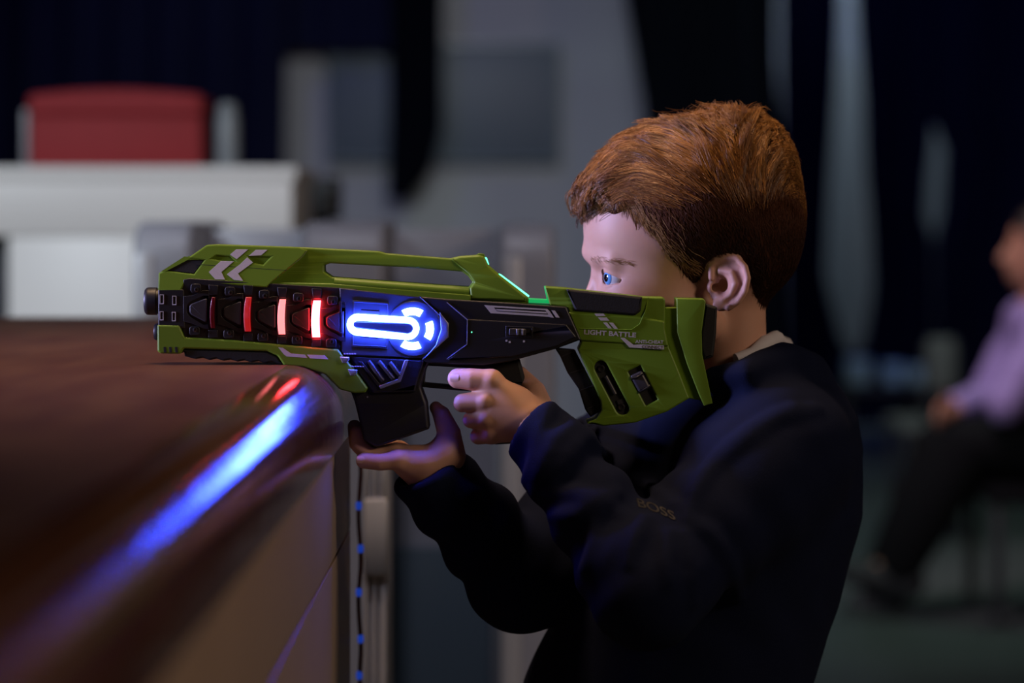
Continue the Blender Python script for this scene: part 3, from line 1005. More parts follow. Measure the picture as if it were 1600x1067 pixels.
for x in (807, 815):
    gpart('switch_rib', [(x, 512.5), (x + 3, 512.6), (x + 3, 521.6), (x, 521.5)], -41, -39, 0.5, M['silver'], sw)
for (x, y) in ((790, 529), (795, 531), (817, 530)):
    gpart('switch_mark', [(x, y), (x + 3, y), (x + 3, y + 3), (x, y + 3)], -37.3, -36.5, 0.05, M['white_print'], rc)
gpart('indicator', fillet([(736.8, 516.4), (738.6, 516.4), (738.6, 518.2), (736.8, 518.2)], 0.6), -37.6, -36, 0.1, M['led_green'], rc)

# ---- front grip, trigger guard, pistol grip
mg = gpart('front_grip', [(540, 552), (660, 556), (673, 562), (666, 577), (659, 603), (668, 628), (672, 668), (590, 697), (570, 686), (556, 627), (548, 606), (577, 605), (556, 575)],
           -27, 27, 5, M['black'], round_=3)
gpart('grip_cheek', [(545, 553), (664, 561), (655, 590), (650, 610), (585, 612), (562, 580)], -33, 33, 3, M['black'], mg, round_=2)
gpart('silver_frame', [(640, 560), (634, 560.5), (623, 590), (594, 600.5), (596.5, 605.5), (627.5, 594)], -36, -30, 1.0, M['silver'], mg)
gpart('frame_side', [(563, 563), (568, 563), (598, 601), (595, 605)], -35, -30, 1.0, M['black'], mg)
for (a, b, c, d_) in ((578, 563, 600, 592), (594, 563, 616, 589), (611, 565, 626, 584)):
    gtube('slant_rib', [(a, b, -33), (a + 2, b + 2, -34), ((a + c) / 2, (b + d_) / 2, -34), (c - 2, d_ - 2, -34), (c, d_, -33)], 3.6, M['charcoal'], mg, seg=8)
gpart('grip_screw_mark', fillet([(574.5, 617), (577, 617), (577, 619.5), (574.5, 619.5)], 0.8), -27.6, -26, 0.1, M['silver'], mg)
for (a, b) in ((533.5, 555), (546, 574.5)):
    gpart('button', fillet([(a, b), (a + 15, b + 1), (a + 14.5, b + 5), (a + 11, b + 10), (a + 4, b + 9.5)], 1.2), -41, -34, 1.5, M['silver'], mg)
    for i in range(5):
        gpart('print_mark', [(a + 6 + i * 4, b - 5), (a + 9 + i * 4, b - 4.8), (a + 9 + i * 4, b - 3.2), (a + 6 + i * 4, b - 3.4)], -35.2 if i else -36.6, -33, 0.05, M['white_print'], mg)
gpart('trigger_guard', [[(655, 562), (782, 571), (782, 612), (720, 610), (656, 604)], [(666, 571), (775, 577), (775, 604), (720, 602), (664, 597)]], -7, 7, 1.5, M['black'], round_=2)
gpart('trigger', [(738, 570), (747, 570), (746, 582), (741, 597), (736, 597), (739, 584)], -4, 4, 1.5, M['black'])
gpart('pistol_grip', [(764, 566), (812, 560), (822, 595), (808, 692), (772, 694), (764, 640), (768, 600)], -14, 14, 6, M['rubber'], round_=4)

# ---- green light strips
o = gpart('light_strip', [(779.5, 427.5), (783, 429), (827, 462), (824, 466), (779, 433)], -18, 18, 1.0, M['led_green'], us, taper=top_taper)
o['label'] = 'glowing green slanted light strip'
gpart('light_tip', [(757.5, 402), (760.5, 402.5), (764, 413), (761, 416)], -12, 12, 0.8, M['led_green'], us)['label'] = 'small glowing green tip'
gpart('light_foot', [(826, 466), (858, 468), (858, 473.5), (826, 472)], -26, 26, 0.8, M['led_green_dim'], us)
gpart('light_corner', [(850, 447.5), (852.6, 447), (858.5, 469), (855, 470)], -24, 24, 0.8, M['led_green_dim'], us)

# ---- stock
ZC_ = lambda pts: [(820 + a / 4.103, 420 + b / 4.103) for a, b in pts]
slot = []
ax, ay, bx_, by_, rr = 938, 572, 971.2, 635.7, 10.3
an0 = math.atan2(by_ - ay, bx_ - ax)
for i in range(11): slot.append((ax + rr * math.cos(an0 + math.pi / 2 + math.pi * i / 10), ay + rr * math.sin(an0 + math.pi / 2 + math.pi * i / 10)))
for i in range(11): slot.append((bx_ + rr * math.cos(an0 - math.pi / 2 + math.pi * i / 10), by_ + rr * math.sin(an0 - math.pi / 2 + math.pi * i / 10)))
window = fillet([(979.6, 578.4), (999, 569), (1026, 622), (1007.7, 631.6)], 1.5)
st_out = [(851, 447), (881, 449), (1003, 463), (1035, 463.5), (1037.5, 467), (1037.5, 513), (1044, 542), (1060, 581), (1075, 620), (1040, 641), (991, 658),
          (942, 663), (915, 658), (930, 652), (939, 639), (937, 625), (927, 600), (902, 545), (908, 531), (885, 479), (859, 476), (856, 466)]
st = gpart('stock', [st_out, slot, window], -30, 30, 2.5, M['green'], round_=[2.0, 0, 0])
gpart('stock_core', [(905, 530), (1040, 520), (1062, 600), (1040, 632), (950, 652), (925, 590)], -24, 24, 1, M['rubber'], st)
gpart('cheek_ridge', [(886, 486), (1000, 494), (1037, 500), (1037, 512), (1043, 540), (905, 531)], -32.5, 32.5, 3.0, M['green'], st, round_=4)
pd_ = gpart('cheek_pad', [(884, 450.5), (1002, 463), (999.5, 485), (991, 491.5), (898, 484.5)], -33.5, 33.5, 3.5, M['rubber'], round_=2)
gtube('bevel_line', [(1011, 464, -29), (1008, 482, -31.5), (998, 505, -32.8), (985, 514, -32.8), (905, 512, -32.5)], 1.0, M['green'], st, seg=6)
gpart('stock_rib_body', [(867, 543.5), (898, 546), (934, 615), (938.5, 632), (936, 642), (922, 650), (914, 639), (904, 607), (886, 581), (875, 556)], -20, 20, 2.5, M['black'], st, round_=1.5)
for (a, b, c, d_) in ((877, 556, 899, 547), (890, 582, 913, 574), (905, 609, 927, 601), (917, 637, 937, 629)):
    gtube('rib_edge', [(a, b, -19.5), (c, d_, -20.3)], 0.9, M['charcoal'], st, seg=6)
for t in (0.03, 0.97):
    gscrew(ax + (bx_ - ax) * t, ay + (by_ - ay) * t, -24.3, 5.5, st)
gtube('slot_bar', [(945, 586, -25), (960, 614, -25)], 3.6, M['charcoal'], st, seg=8)
gpart('slot_plate', [(962, 624), (973, 620), (976, 627), (965, 631)], -26, -23, 0.6, M['charcoal'], st)
strap = gpart('sling_strap', fillet([(983, 585), (1001, 577), (1015, 603), (997, 611)], 3), -33, -24, 3.5, M['charcoal'], st)
gtube('strap_edge', [(985, 589, -31), (993, 588, -34), (1003, 582, -31)], 2.0, M['screw'], st, seg=8)
gtube('strap_edge', [(997, 610, -31), (1006, 606, -33), (1014, 601, -31)], 2.0, M['screw'], st, seg=8)
for pl in ([(443, 282), (500, 282), (512, 297), (455, 299)], [(463, 306), (520, 307), (538, 328), (482, 326)], [(497, 338), (521, 338), (553, 378), (531, 376)], [(533, 338), (560, 340), (592, 380), (567, 378)],
           [(606, 435), (634, 437), (690, 480), (735, 478), (883, 485), (883, 510), (665, 497)]):
    deco('stripe_mark', ZC_(pl), -32.6, st)
gtext('lettering', 'LIGHT BATTLE', 911.5, 520.8, 80.5, 7.6, -32.8, 3.6, M['white_print'], st, 0.028)
gtext('lettering', 'ANTI-CHEAT', 991, 534.4, 43.5, 5.2, -32.8, 1.6, M['white_print'], st, 0.02)
gtext('lettering', 'CONNECT', 1001, 542.3, 33, 4.6, -33.1, 2.0, M['black'], st, 0.01)
# groove, butt plate and pad
gpart('groove', [(1030, 480), (1062, 480), (1062, 515), (1078, 560), (1100, 625), (1070, 620), (1036, 540)], -24, 24, 1.5, M['green'], st)
gpart('butt_plate', [(1055, 465), (1097, 466), (1100.5, 470), (1094, 517), (1095, 552), (1111, 628), (1098, 632), (1090, 615), (1071, 566), (1056, 518)], -31, 31, 1.8, M['green'])
bp_ = gpart('butt_pad', [(1099, 473), (1118.5, 479), (1117, 520), (1112.5, 556), (1098, 561), (1092, 540), (1093, 517)], -27, 27, 4, M['rubber'], round_=2)
gtube('pad_line', [(1104, 497, -26.6), (1117, 499, -25.5)], 0.7, M['charcoal'], bp_, seg=6)

# ------------------------------------------------------------------ the boy
M['skin'] = mat('skin', (0.62, 0.36, 0.26), 0.5, spec=0.35, noise=(35, (0.56, 0.30, 0.21)), bump=(700, 0.08, 0.0006), sss=(0.12, 0.006))
M['hoodie'] = mat('navy_hoodie_cloth', (0.0042, 0.0075, 0.028), 0.9, spec=0.12, noise=(40, (0.003, 0.0055, 0.021)), bump=(900, 0.35, 0.0008))
M['trousers'] = mat('dark_trouser_cloth', (0.012, 0.013, 0.018), 0.9, noise=(60, (0.009, 0.010, 0.014)), bump=(700, 0.3, 0.0008))
M['tee'] = mat('white_cotton', (0.62, 0.60, 0.64), 0.9, noise=(80, (0.56, 0.54, 0.58)))
M['sole'] = mat('pale_shoe_sole', (0.45, 0.45, 0.45), 0.7, noise=(50, (0.38, 0.38, 0.38)))
M['nail'] = mat('fingernail', (0.66, 0.42, 0.35), 0.3, noise=(90, (0.62, 0.38, 0.31)))


def hair_material(name, a, b, rough=0.42):
    m = mat(name, a, rough, spec=0.3)
    nt = m.node_tree
    at = nt.nodes.new('ShaderNodeAttribute'); at.attribute_name = 'tint'
    mx = nt.nodes.new('ShaderNodeMix'); mx.data_type = 'RGBA'
    mx.inputs['A'].default_value = (*a, 1); mx.inputs['B'].default_value = (*b, 1)
    nt.links.new(at.outputs['Fac'], mx.inputs['Factor'])
    nt.links.new(mx.outputs['Result'], nt.nodes['Principled BSDF'].inputs['Base Color'])
    return m


M['hair'] = hair_material('ginger_hair', (0.085, 0.028, 0.009), (0.60, 0.29, 0.085), 0.32)
M['hair_short'] = hair_material('short_dark_hair', (0.034, 0.011, 0.006), (0.15, 0.050, 0.020), 0.6)
M['hair_pale_lit'] = hair_material('pale_lit_hair', (0.20, 0.09, 0.03), (0.62, 0.36, 0.15), 0.4)  # pale tint paints light on the temple; the eyebrow shares it
M['hair_base'] = mat('ginger_hair_base', (0.040, 0.014, 0.007), 0.8, spec=0.1, noise=(90, (0.06, 0.021, 0.009)), bump=(400, 0.4, 0.0015))

YH = 0.080
to_head, SH = px_space(YH)
to_gun, SG = px_space(0.0)
boy = empty('boy', (P(1060, 900, 0.14).x, 0.14, 0))
tag(boy, 'ginger-haired boy in a navy hoodie aiming the green toy gun', 'person')
BL = np.array(boy.location)


# ---- head, in pixel units (u right, v down, w away from the camera)
def ear_w(u):           # the ear stands out further at its back
    return -84 - (u - 1105) * 0.42


def head_base(p):
    u, v, w = p
    d = sd_ell(p, (1087, 322, 0), (162, 127, 121))
    d = smin(d, sd_ell(p, (1018, 362, 0), (106, 104, 104)), 26)
    d = smin(d, sd_ell(p, (1150, 368, 0), (97, 110, 101)), 26)
    d = smin(d, sd_ell(p, (1022, 478, 0), (93, 112, 92)), 30)
    aw = (u, v, np.abs(w))
    d = smin(d, sd_ell(aw, (990, 482, 48), (44, 44, 38)), 26)
    d = smin(d, sd_cap(aw, (1098, 505, 60), (965, 578, 12), 27, 22), 26)
    d = smin(d, sd_cap(p, (1140, 450, 0), (1144, 660, 14), 55, 58), 22)
    return d


def head_sdf(p):
    u, v, w = p
    aw = (u, v, np.abs(w))
    d = head_base(p)
    d = smin(d, sd_cap(aw, (922, 395, 8), (956, 409, 64), 9, 8), 22)          # brow
    d = smin(d, sd_cap(p, (935, 428, 0), (913, 489, 0), 8, 12), 14)            # nose
    d = smin(d, sd_sph(aw, (922, 493, 12), 9), 9)
    d = smin(d, sd_ell(p, (935, 535, 0), (16, 14, 26)), 14)                   # mouth
    d = smax(d, -sd_ell(aw, (932, 430, 47), (13, 12, 15)), 16)
    d = smin(d, sd_cap(aw, (937, 427, 6), (951, 434, 29), 7, 6), 10)       # side of the nose root                # eye socket
    # eyelids
    e = (u, v, np.abs(w) - 47)
    lid = sd_sph(e, (963, 432, 0), 23.6)
    fac = np.clip(1 - (np.minimum(e[2], 0) / 21.0) ** 2, 0, 1)
    up = 438 + (u - 976) * 0.40 * fac
    lo = 438 + (976 - u) * 0.18 * fac
    wedge = np.maximum(np.maximum(up - v, v - lo) * 0.9, u - 976)
    lid = smax(lid, -wedge, 1.6)
    d = smin(d, lid, 4.0)
    d = smax(d, -np.maximum(sd_sph(e, (963, 432, 0), 27), wedge), 1.6)
    # fold above the upper lid
    d = smax(d, -(sd_cap(aw, (944, 415, 48), (984, 430, 72), 1.6)), 3)
    # ear
    s = np.sign(w)
    er = (u, v, np.abs(w))
    W = lambda uu: 84 + (uu - 1105) * 0.42
    q = er[2] - W(u)
    ca, sa = math.cos(0.16), math.sin(0.16)
    eu, ev = (u - 1129) * ca + (v - 437) * sa, -(u - 1129) * sa + (v - 437) * ca
    plate = sd_ell((eu, ev, q + 3), (0, 0, 0), (28, 42, 6.5))
    ear = plate
    for pts, rr in (([(1104, 432), (1104, 415), (1112, 404), (1126, 399), (1142, 402), (1154, 415), (1158, 432), (1154, 452), (1144, 468), (1130, 478)], 4.6),):
        ch = sd_chain(er, [(a, b, W(a) + 3) for a, b in pts], [rr] * len(pts))
        ear = smin(ear, ch, 4)
    ear = smax(ear, -sd_chain(er, [(1112, 416, W(1112) + 5), (1126, 410, W(1126) + 5), (1143, 418, W(1143) + 5), (1148, 436, W(1148) + 5), (1142, 456, W(1142) + 5)], [5, 5.5, 4.5, 4, 3]), 3)
    ear = smin(ear, sd_chain(er, [(1118, 421, W(1118) + 1), (1134, 424, W(1134) + 2), (1140, 440, W(1140) + 2), (1133, 457, W(1133) + 1.5), (1122, 465, W(1122) + 1.5)], [3, 4.2, 4.2, 4, 4]), 3.5)
    ear = smax(ear, -sd_ell(er, (1119, 443, W(1119) + 5), (12, 17, 13)), 5)
    ear = smin(ear, sd_ell(er, (1119, 473, W(1119) - 1), (13, 10, 6)), 6)
    ear = smin(ear, sd_ell(er, (1104, 447, W(1104) - 2), (6, 8, 7)), 5)
    d = smin(d, ear, 5)
    d = smax(d, -sd_cap(er, (1112, 447, 96), (1108, 447, 70), 5.5), 4)
    return d


Vh, Qh = surface(head_sdf, (885, 185, -125), (1262, 640, 125), 1.7)
Vh = relax(Vh, Qh, 1, 0.4)


# ---- hands, in pixel units at the gun
def hand_left(p):
    k = 7.0
    wrist = (842, 672, -40)
    mcp = [(768, 593, -42), (760, 623, -47), (762, 650, -46), (769, 674, -40)]
    d = sd_cap(p, wrist, (905, 740, -44), 27, 28)
    for m_, r in zip(mcp, (18, 17, 16.5, 16)):
        d = smin(d, sd_cap(p, (826, 656, -40), m_, 26, r), 12)
    d = smin(d, sd_ell(p, (800, 640, -40), (42, 42, 19)), 12)
    d = smin(d, sd_chain(p, [mcp[0], (738, 590, -42), (716, 589, -36)], [18, 17.0, 15.6]), 6)
    f = sd_chain(p, [mcp[1], (724, 626, -40), (722, 630, -10), (738, 632, 20), (768, 634, 26)], [16, 14.2, 13.4, 12.5, 11])
    d = smin(d, f, 5)
    f = sd_chain(p, [mcp[2], (737, 653, -36), (737, 656, -8), (750, 657, 18), (774, 658, 24)], [15, 13.2, 12.6, 12, 10.5])
    d = smin(d, f, 5)
    f = sd_chain(p, [mcp[3], (748, 679, -28), (750, 681, -4), (760, 682, 16), (780, 682, 22)], [15, 13.0, 12, 11, 9.5])
    d = smin(d, f, 5)
    # knuckle pads and creases
    for m_ in mcp: d = smin(d, sd_sph(p, (m_[0] - 2, m_[1], m_[2] - 9), 7), 9)
    for a, b in (((745, 608), (766, 606)), ((740, 639), (760, 637)), ((748, 665), (764, 662))):
        d = smax(d, -sd_cap(p, (a[0], a[1], -62), (b[0], b[1], -67), 3.2), 6)
    # thumb over the back of the pistol grip
    d = smin(d, sd_chain(p, [(846, 648, -26), (834, 612, -8), (812, 588, 12), (786, 585, 25), (768, 590, 27)], [24, 19, 15, 12.5, 11]), 9)
    return d


def hand_right(p):
    mcp = [(624, 716, -30), (617, 712, -8), (615, 710, 14), (622, 708, 36)]
    wr = (668, 756, 8)
    d = sd_cap(p, wr, (720, 830, 22), 26, 28)
    for m_, r in zip(mcp, (15, 16, 16, 16)):
        d = smin(d, sd_cap(p, (664, 738, 4), m_, 26, r), 12)
    d = smin(d, sd_ell(p, (660, 722, 0), (42, 26, 40)), 14)
    d = smin(d, sd_ell(p, (692, 712, -4), (26, 30, 28)), 14)
    d = smin(d, sd_chain(p, [mcp[0], (596, 719, -32), (570, 717, -27)], [14, 13, 12.2]), 6)
    d = smin(d, sd_chain(p, [mcp[1], (580, 712, -8), (561, 696, -4), (558, 676, 0)], [15, 13, 12.2, 11.4]), 6)
    d = smin(d, sd_chain(p, [mcp[2], (580, 712, 16), (556, 694, 18), (553, 668, 16)], [15, 13, 12, 11]), 6)
    d = smin(d, sd_chain(p, [mcp[3], (590, 706, 44), (584, 672, 46), (588, 648, 42)], [15, 13, 12, 11]), 6)
    d = smin(d, sd_chain(p, [(704, 712, 0), (702, 678, -2), (690, 648, -2), (681, 637, 0)], [24, 18.5, 14, 10]), 12)
    return d


VL, QL = surface(hand_left, (690, 555, -90), (920, 760, 60), 1.6)
VR, QR = surface(hand_right, (535, 620, -60), (740, 850, 80), 1.8)
# torso, arms and legs of the body, hidden by the clothes
SHO_L, ELB_L, WRI_L = P(1222, 700, 0.0), P(1010, 920, -0.10), P(828, 664, -0.026)
SHO_R, ELB_R, WRI_R = P(985, 705, 0.235), P(812, 905, 0.06), P(668, 756, 0.006)
HIP = P(1050, 1240, 0.14)


def body_core(p):
    d = sd_cap(p, P(1150, 640, 0.13), HIP, 0.075, 0.085)
    d = smin(d, sd_cap(p, SHO_L, P(1120, 705, 0.24), 0.035), 0.04)
    d = smin(d, sd_cap(p, P(1120, 705, 0.24), SHO_R, 0.035), 0.04)
    for s_, e_, w_ in ((SHO_L, ELB_L, WRI_L), (SHO_R, ELB_R, WRI_R)):
        d = smin(d, sd_chain(p, [s_, e_, w_], [0.036, 0.029, 0.018]), 0.02)
    d = smin(d, sd_cap(p, P(1142, 560, 0.09), P(1150, 650, 0.12), 0.034, 0.05), 0.03)
    for sy, fx in ((-0.06, 0.02), (0.07, -0.06)):
        hip = Vector((HIP.x, HIP.y + sy, HIP.z - 0.03))
        kn = Vector((HIP.x - 0.03 + fx, HIP.y + sy * 1.1, 0.34)); an = Vector((HIP.x + 0.02 + fx, HIP.y + sy * 1.15, 0.07))
        d = smin(d, sd_chain(p, [hip, kn, an], [0.062, 0.044, 0.030]), 0.03)
        d = smin(d, sd_cap(p, an - Vector((0, 0, 0.03)), an + Vector((-0.11, 0, -0.04)), 0.028, 0.022), 0.02)
    return d


VB, QB = surface(body_core, (-0.2, -0.2, -0.01), (0.36, 0.36, 1.08), 0.008)
parts = [(to_head(Vh), Qh), (to_gun(VL), QL), (to_gun(VR), QR), (VB, QB)]
off, VV, QQ = 0, [], []
for v_, q_ in parts:
    VV.append(v_); QQ.append(q_ + off); off += len(v_)
body_me = mesh_np('body', np.concatenate(VV) - BL, np.concatenate(QQ))
body = link('body', body_me, M['skin'], boy)


def child(name, V, Q, m, parent=boy):
    return link(name, mesh_np(name, np.asarray(V) - BL, Q), m, parent)


# fingernails
def nail(center, axis, normal, ln, wd, conv):
    c, a, n_ = Vector(center), Vector(axis).normalized(), Vector(normal).normalized()
    b_ = a.cross(n_).normalized()
    verts, faces = [], []
    N = 8
    for i in range(N + 1):
        for j in range(N + 1):
            s, t = -1 + 2 * i / N, -1 + 2 * j / N
            rr = math.sqrt(max(0, 1 - abs(s) ** 4 * 0.25))
            pt = c + a * (s * ln) + b_ * (t * wd * rr) - n_ * (0.35 * wd * t * t)
            verts.append(tuple(pt))
    for i in range(N):
        for j in range(N):
            q = i * (N + 1) + j
            faces.append((q, q + 1, q + N + 2, q + N + 1))
    W_ = conv(np.array(verts)) - BL
    me = mesh_from('fingernail', W_, faces)
    return link('fingernail', me, M['nail'], body)


nail((711, 587.5, -51.6), (1, -0.05, -0.35), (-0.30, -0.1, -1), 7, 6, to_gun)
nail((566, 714, -39), (1, 0, -0.1), (-0.1, -0.25, -1), 6.5, 5.5, to_gun)

# ---- eyes
def eye_material():
    m = mat('eye', (0.75, 0.74, 0.74), 0.08, spec=0.6)
    nt = m.node_tree
    tc = nt.nodes.new('ShaderNodeTexCoord')
    sx = nt.nodes.new('ShaderNodeVectorMath'); sx.operation = 'NORMALIZE'
    nt.links.new(tc.outputs['Object'], sx.inputs[0])
    dt = nt.nodes.new('ShaderNodeVectorMath'); dt.operation = 'DOT_PRODUCT'
    g = Vector((-1.0, -0.58, -0.05)).normalized()
    dt.inputs[1].default_value = g
    nt.links.new(sx.outputs[0], dt.inputs[0])
    r = nt.nodes.new('ShaderNodeValToRGB')
    e = r.color_ramp.elements
    e[0].position = 0.0; e[0].color = (0.75, 0.73, 0.73, 1)
    e[1].position = 0.845; e[1].color = (0.72, 0.70, 0.72, 1)
    for pos, c in ((0.855, (0.02, 0.05, 0.10)), (0.885, (0.10, 0.30, 0.60)), (0.955, (0.16, 0.42, 0.75)), (0.965, (0.004, 0.004, 0.006))):
        q = e.new(pos); q.color = (*c, 1)
    nt.links.new(dt.outputs['Value'], r.inputs['Fac'])
    nt.links.new(r.outputs['Color'], nt.nodes['Principled BSDF'].inputs['Base Color'])
    return m


M['eye'] = eye_material()
for w_ in (-47, 47):
    bm = bmesh.new()
    bmesh.ops.create_uvsphere(bm, u_segments=32, v_segments=24, radius=21.2 * SH)
    for vv in bm.verts:                      # cornea bulge
        nrm = vv.co.normalized()
        dd = nrm.dot(Vector((-1, -0.58, -0.05)).normalized())
        if dd > 0.84: vv.co *= 1 + 0.07 * (dd - 0.84) / 0.16
    me = bpy.data.meshes.new('eyeball'); bm.to_mesh(me); bm.free()
    me.polygons.foreach_set('use_smooth', [True] * len(me.polygons))
    c = to_head(np.array([[963, 432, w_]]))[0] - BL
    link('eyeball', me, M['eye'], boy, tuple(c))

# ---- hair
HLu = np.array([880, 905, 925, 965, 1000, 1035, 1066, 1078, 1088, 1098, 1112, 1135, 1160, 1172, 1184, 1200, 1260], float)
HLv = np.array([318, 318, 312, 319, 352, 394, 430, 441, 436, 408, 398, 396, 424, 458, 474, 480, 470], float)


def hair_line(u):
    return np.interp(u, HLu, HLv)


# profile of the styled top: height and half width along the head
TOP_U = np.array([896, 906, 928, 945, 960, 980, 1010, 1055, 1100, 1150, 1185, 1215, 1236, 1246, 1254], float)
TOP_V = np.array([302, 282, 258, 243, 229, 214, 199, 191, 185, 181, 188, 205, 226, 252, 300], float)
TOP_W = np.array([14, 44, 72, 84, 92, 100, 108, 115, 119, 118, 110, 94, 72, 50, 20], float)
HC = 335.0


def cap_sdf(p):
    u, v, w = p
    hl = hair_line(u) + 3 * np.sin(u * 0.9 + w * 0.5)
    t = np.clip((hl - v) * 0.11, -4, 6.5)
    d = head_base(p) - t
    vt = np.interp(u, TOP_U, TOP_V)
    hh = np.maximum(HC - vt, 4.0)
    ww = np.interp(u, TOP_U, TOP_W)
    k = np.sqrt(((HC - v) / hh) ** 2 + (w / ww) ** 2) - 1
    top = k * np.minimum(hh, ww) * 0.75
    top = np.maximum(top, np.maximum(898 - u, u - 1251))
    top = smax(top, v - 326 + 8 * np.sin(u * 0.11), 12)
    ridges = 1.8 * np.sin(u * 0.22 + v * 0.16 + w * 0.13) + 1.2 * np.sin(u * 0.47 - v * 0.2 + w * 0.31)
    return smin(d, top + ridges * np.clip((330 - v) / 60, 0, 1), 8)


Vc, Qc = surface(cap_sdf, (885, 150, -135), (1268, 500, 135), 2.6)
child('hair_base', to_head(Vc), Qc, M['hair_base'])


def grad(fn, p, e=1.0):
    x, y, z = p[:, 0], p[:, 1], p[:, 2]
    g = np.stack([fn((x + e, y, z)) - fn((x - e, y, z)), fn((x, y + e, z)) - fn((x, y - e, z)), fn((x, y, z + e)) - fn((x, y, z - e))], 1)
    return g / (np.linalg.norm(g, axis=1, keepdims=True) + 1e-9)


def strands(name, roots, angle_fn, length_fn, lift_fn, tint, m, steps=7, r0=0.55, parent=None, fn=cap_sdf, wander=0.0, to_w=to_head):
    """Grow hair along the head: roots in pixel units, angle in the picture (180 left, 90 up)."""
    p = roots.astype(float).copy()
    N = len(p)
    L = length_fn(p)
    path = [p.copy()]
    rnd = np.random.randn(N)
    for s in range(1, steps):
        an = np.radians(angle_fn(p, s / (steps - 1)) + wander * rnd)
        fl = np.stack([np.cos(an), -np.sin(an), np.zeros(N)], 1)
        n_ = grad(fn, p)
        fl -= n_ * (fl * n_).sum(1, keepdims=True)
        ln = np.linalg.norm(fl, axis=1, keepdims=True)
        fl = fl / (ln + 1e-6)
        p = p + fl * (L / (steps - 1))[:, None]
        d = fn((p[:, 0], p[:, 1], p[:, 2]))
        p = p - n_ * (d - lift_fn(p, s / (steps - 1), rnd))[:, None]
        path.append(p.copy())
    return strand_mesh(name, np.stack(path, 1), tint(roots, rnd), m, r0, parent, to_w)


def strand_mesh(name, path, tint, m, r0, parent=None, to_w=to_head):
    N, steps = path.shape[:2]
    W_ = to_w(path.reshape(-1, 3)).reshape(N, steps, 3) - BL
    T = np.gradient(W_, axis=1)
    T /= np.linalg.norm(T, axis=2, keepdims=True) + 1e-12
    ref = np.random.randn(N, 1, 3)
    A = np.cross(T, ref); A /= np.linalg.norm(A, axis=2, keepdims=True) + 1e-12
    Bv = np.cross(T, A)
    rad = (np.linspace(1, 0.25, steps) * r0 * SH)[None, :, None]
    V = np.stack([W_ + rad * (A * math.cos(q) + Bv * math.sin(q)) for q in (0, 2.094, 4.189)], 2)   # N,S,3,3
    base = (np.arange(N)[:, None] * steps + np.arange(steps - 1)[None]) * 3
    Q = []
    for k in range(3):
        l = (k + 1) % 3
        Q.append(np.stack([base + k, base + l, base + 3 + l, base + 3 + k], -1).reshape(-1, 4))
    me = mesh_np(name, V.reshape(-1, 3), np.concatenate(Q))
    at = me.attributes.new('tint', 'FLOAT', 'POINT')
    at.data.foreach_set('value', np.repeat(np.clip(tint, 0, 1), steps * 3).astype(np.float32))
    return link(name, me, m, parent or boy)


rng = np.random.default_rng(3)
top_idx = np.where((Vc[:, 1] < 322 + 10 * np.sin(Vc[:, 0] * 0.05)) & (Vc[:, 0] < 1262))[0]
wgt = np.where(Vc[top_idx, 2] < 20, 1.0, 0.35)
sel = rng.choice(top_idx, 14000, p=wgt / wgt.sum())
roots = Vc[sel] + rng.normal(0, 1.2, (len(sel), 3))
A_u = np.array([880, 930, 980, 1040, 1110, 1170, 1215, 1250], float)
A_a = np.array([230, 192, 168, 140, 108, 78, 35, -40], float)


def flow(p, t):
    clump = 9 * np.sin(p[:, 0] * 0.085 + p[:, 2] * 0.06) + 5 * np.sin(p[:, 0] * 0.19 + p[:, 1] * 0.11 + p[:, 2] * 0.15)
    a = np.interp(p[:, 0], A_u, A_a)
    low = np.clip((p[:, 1] - 265) / 60, 0, 1)                  # lower on the side the hair lies flatter, combed forward
    a = a + low * np.interp(p[:, 0], [900, 1000, 1100, 1250], [10, 18, 30, 20])
    return a + clump * (0.4 + 0.6 * t)


K = 620                                                     # tufts: every strand runs towards the tip of its tuft
gd = Vc[rng.choice(top_idx, K, p=wgt / wgt.sum())]
near = np.empty(len(roots), int)
for a in range(0, len(roots), 1000):
    near[a:a + 1000] = ((roots[a:a + 1000, None, :] - gd[None]) ** 2).sum(2).argmin(1)
g_len = np.interp(gd[:, 0], [890, 930, 960, 1010, 1150, 1230, 1250], [34, 66, 92, 96, 76, 52, 32]) * rng.uniform(0.75, 1.25, K)
g_lift = rng.gamma(2.2, 2.5, K) * np.interp(gd[:, 0], [900, 940, 1000, 1150, 1250], [0.25, 0.6, 1.1, 0.9, 0.4])
g_rnd = rng.normal(0, 1, K)


def grow(p, idx, steps, ang_jit, lift_k):
    path = [p.copy()]
    L = g_len[idx]
    for q in range(1, steps):
        t = q / (steps - 1)
        an = np.radians(flow(p, t) + 6 * g_rnd[idx] + ang_jit)
        fl = np.stack([np.cos(an), -np.sin(an), np.zeros(len(p))], 1)
        n_ = grad(cap_sdf, p)
        fl -= n_ * (fl * n_).sum(1, keepdims=True)
        fl /= np.linalg.norm(fl, axis=1, keepdims=True) + 1e-6
        p = p + fl * (L / (steps - 1))[:, None]
        d = cap_sdf((p[:, 0], p[:, 1], p[:, 2]))
        tgt = 0.8 + g_lift[idx] * lift_k * t ** 1.6 * np.clip((310 - p[:, 1]) / 70, 0.15, 1)
        p = p - n_ * (d - tgt)[:, None]
        path.append(p.copy())
    return np.stack(path, 1)


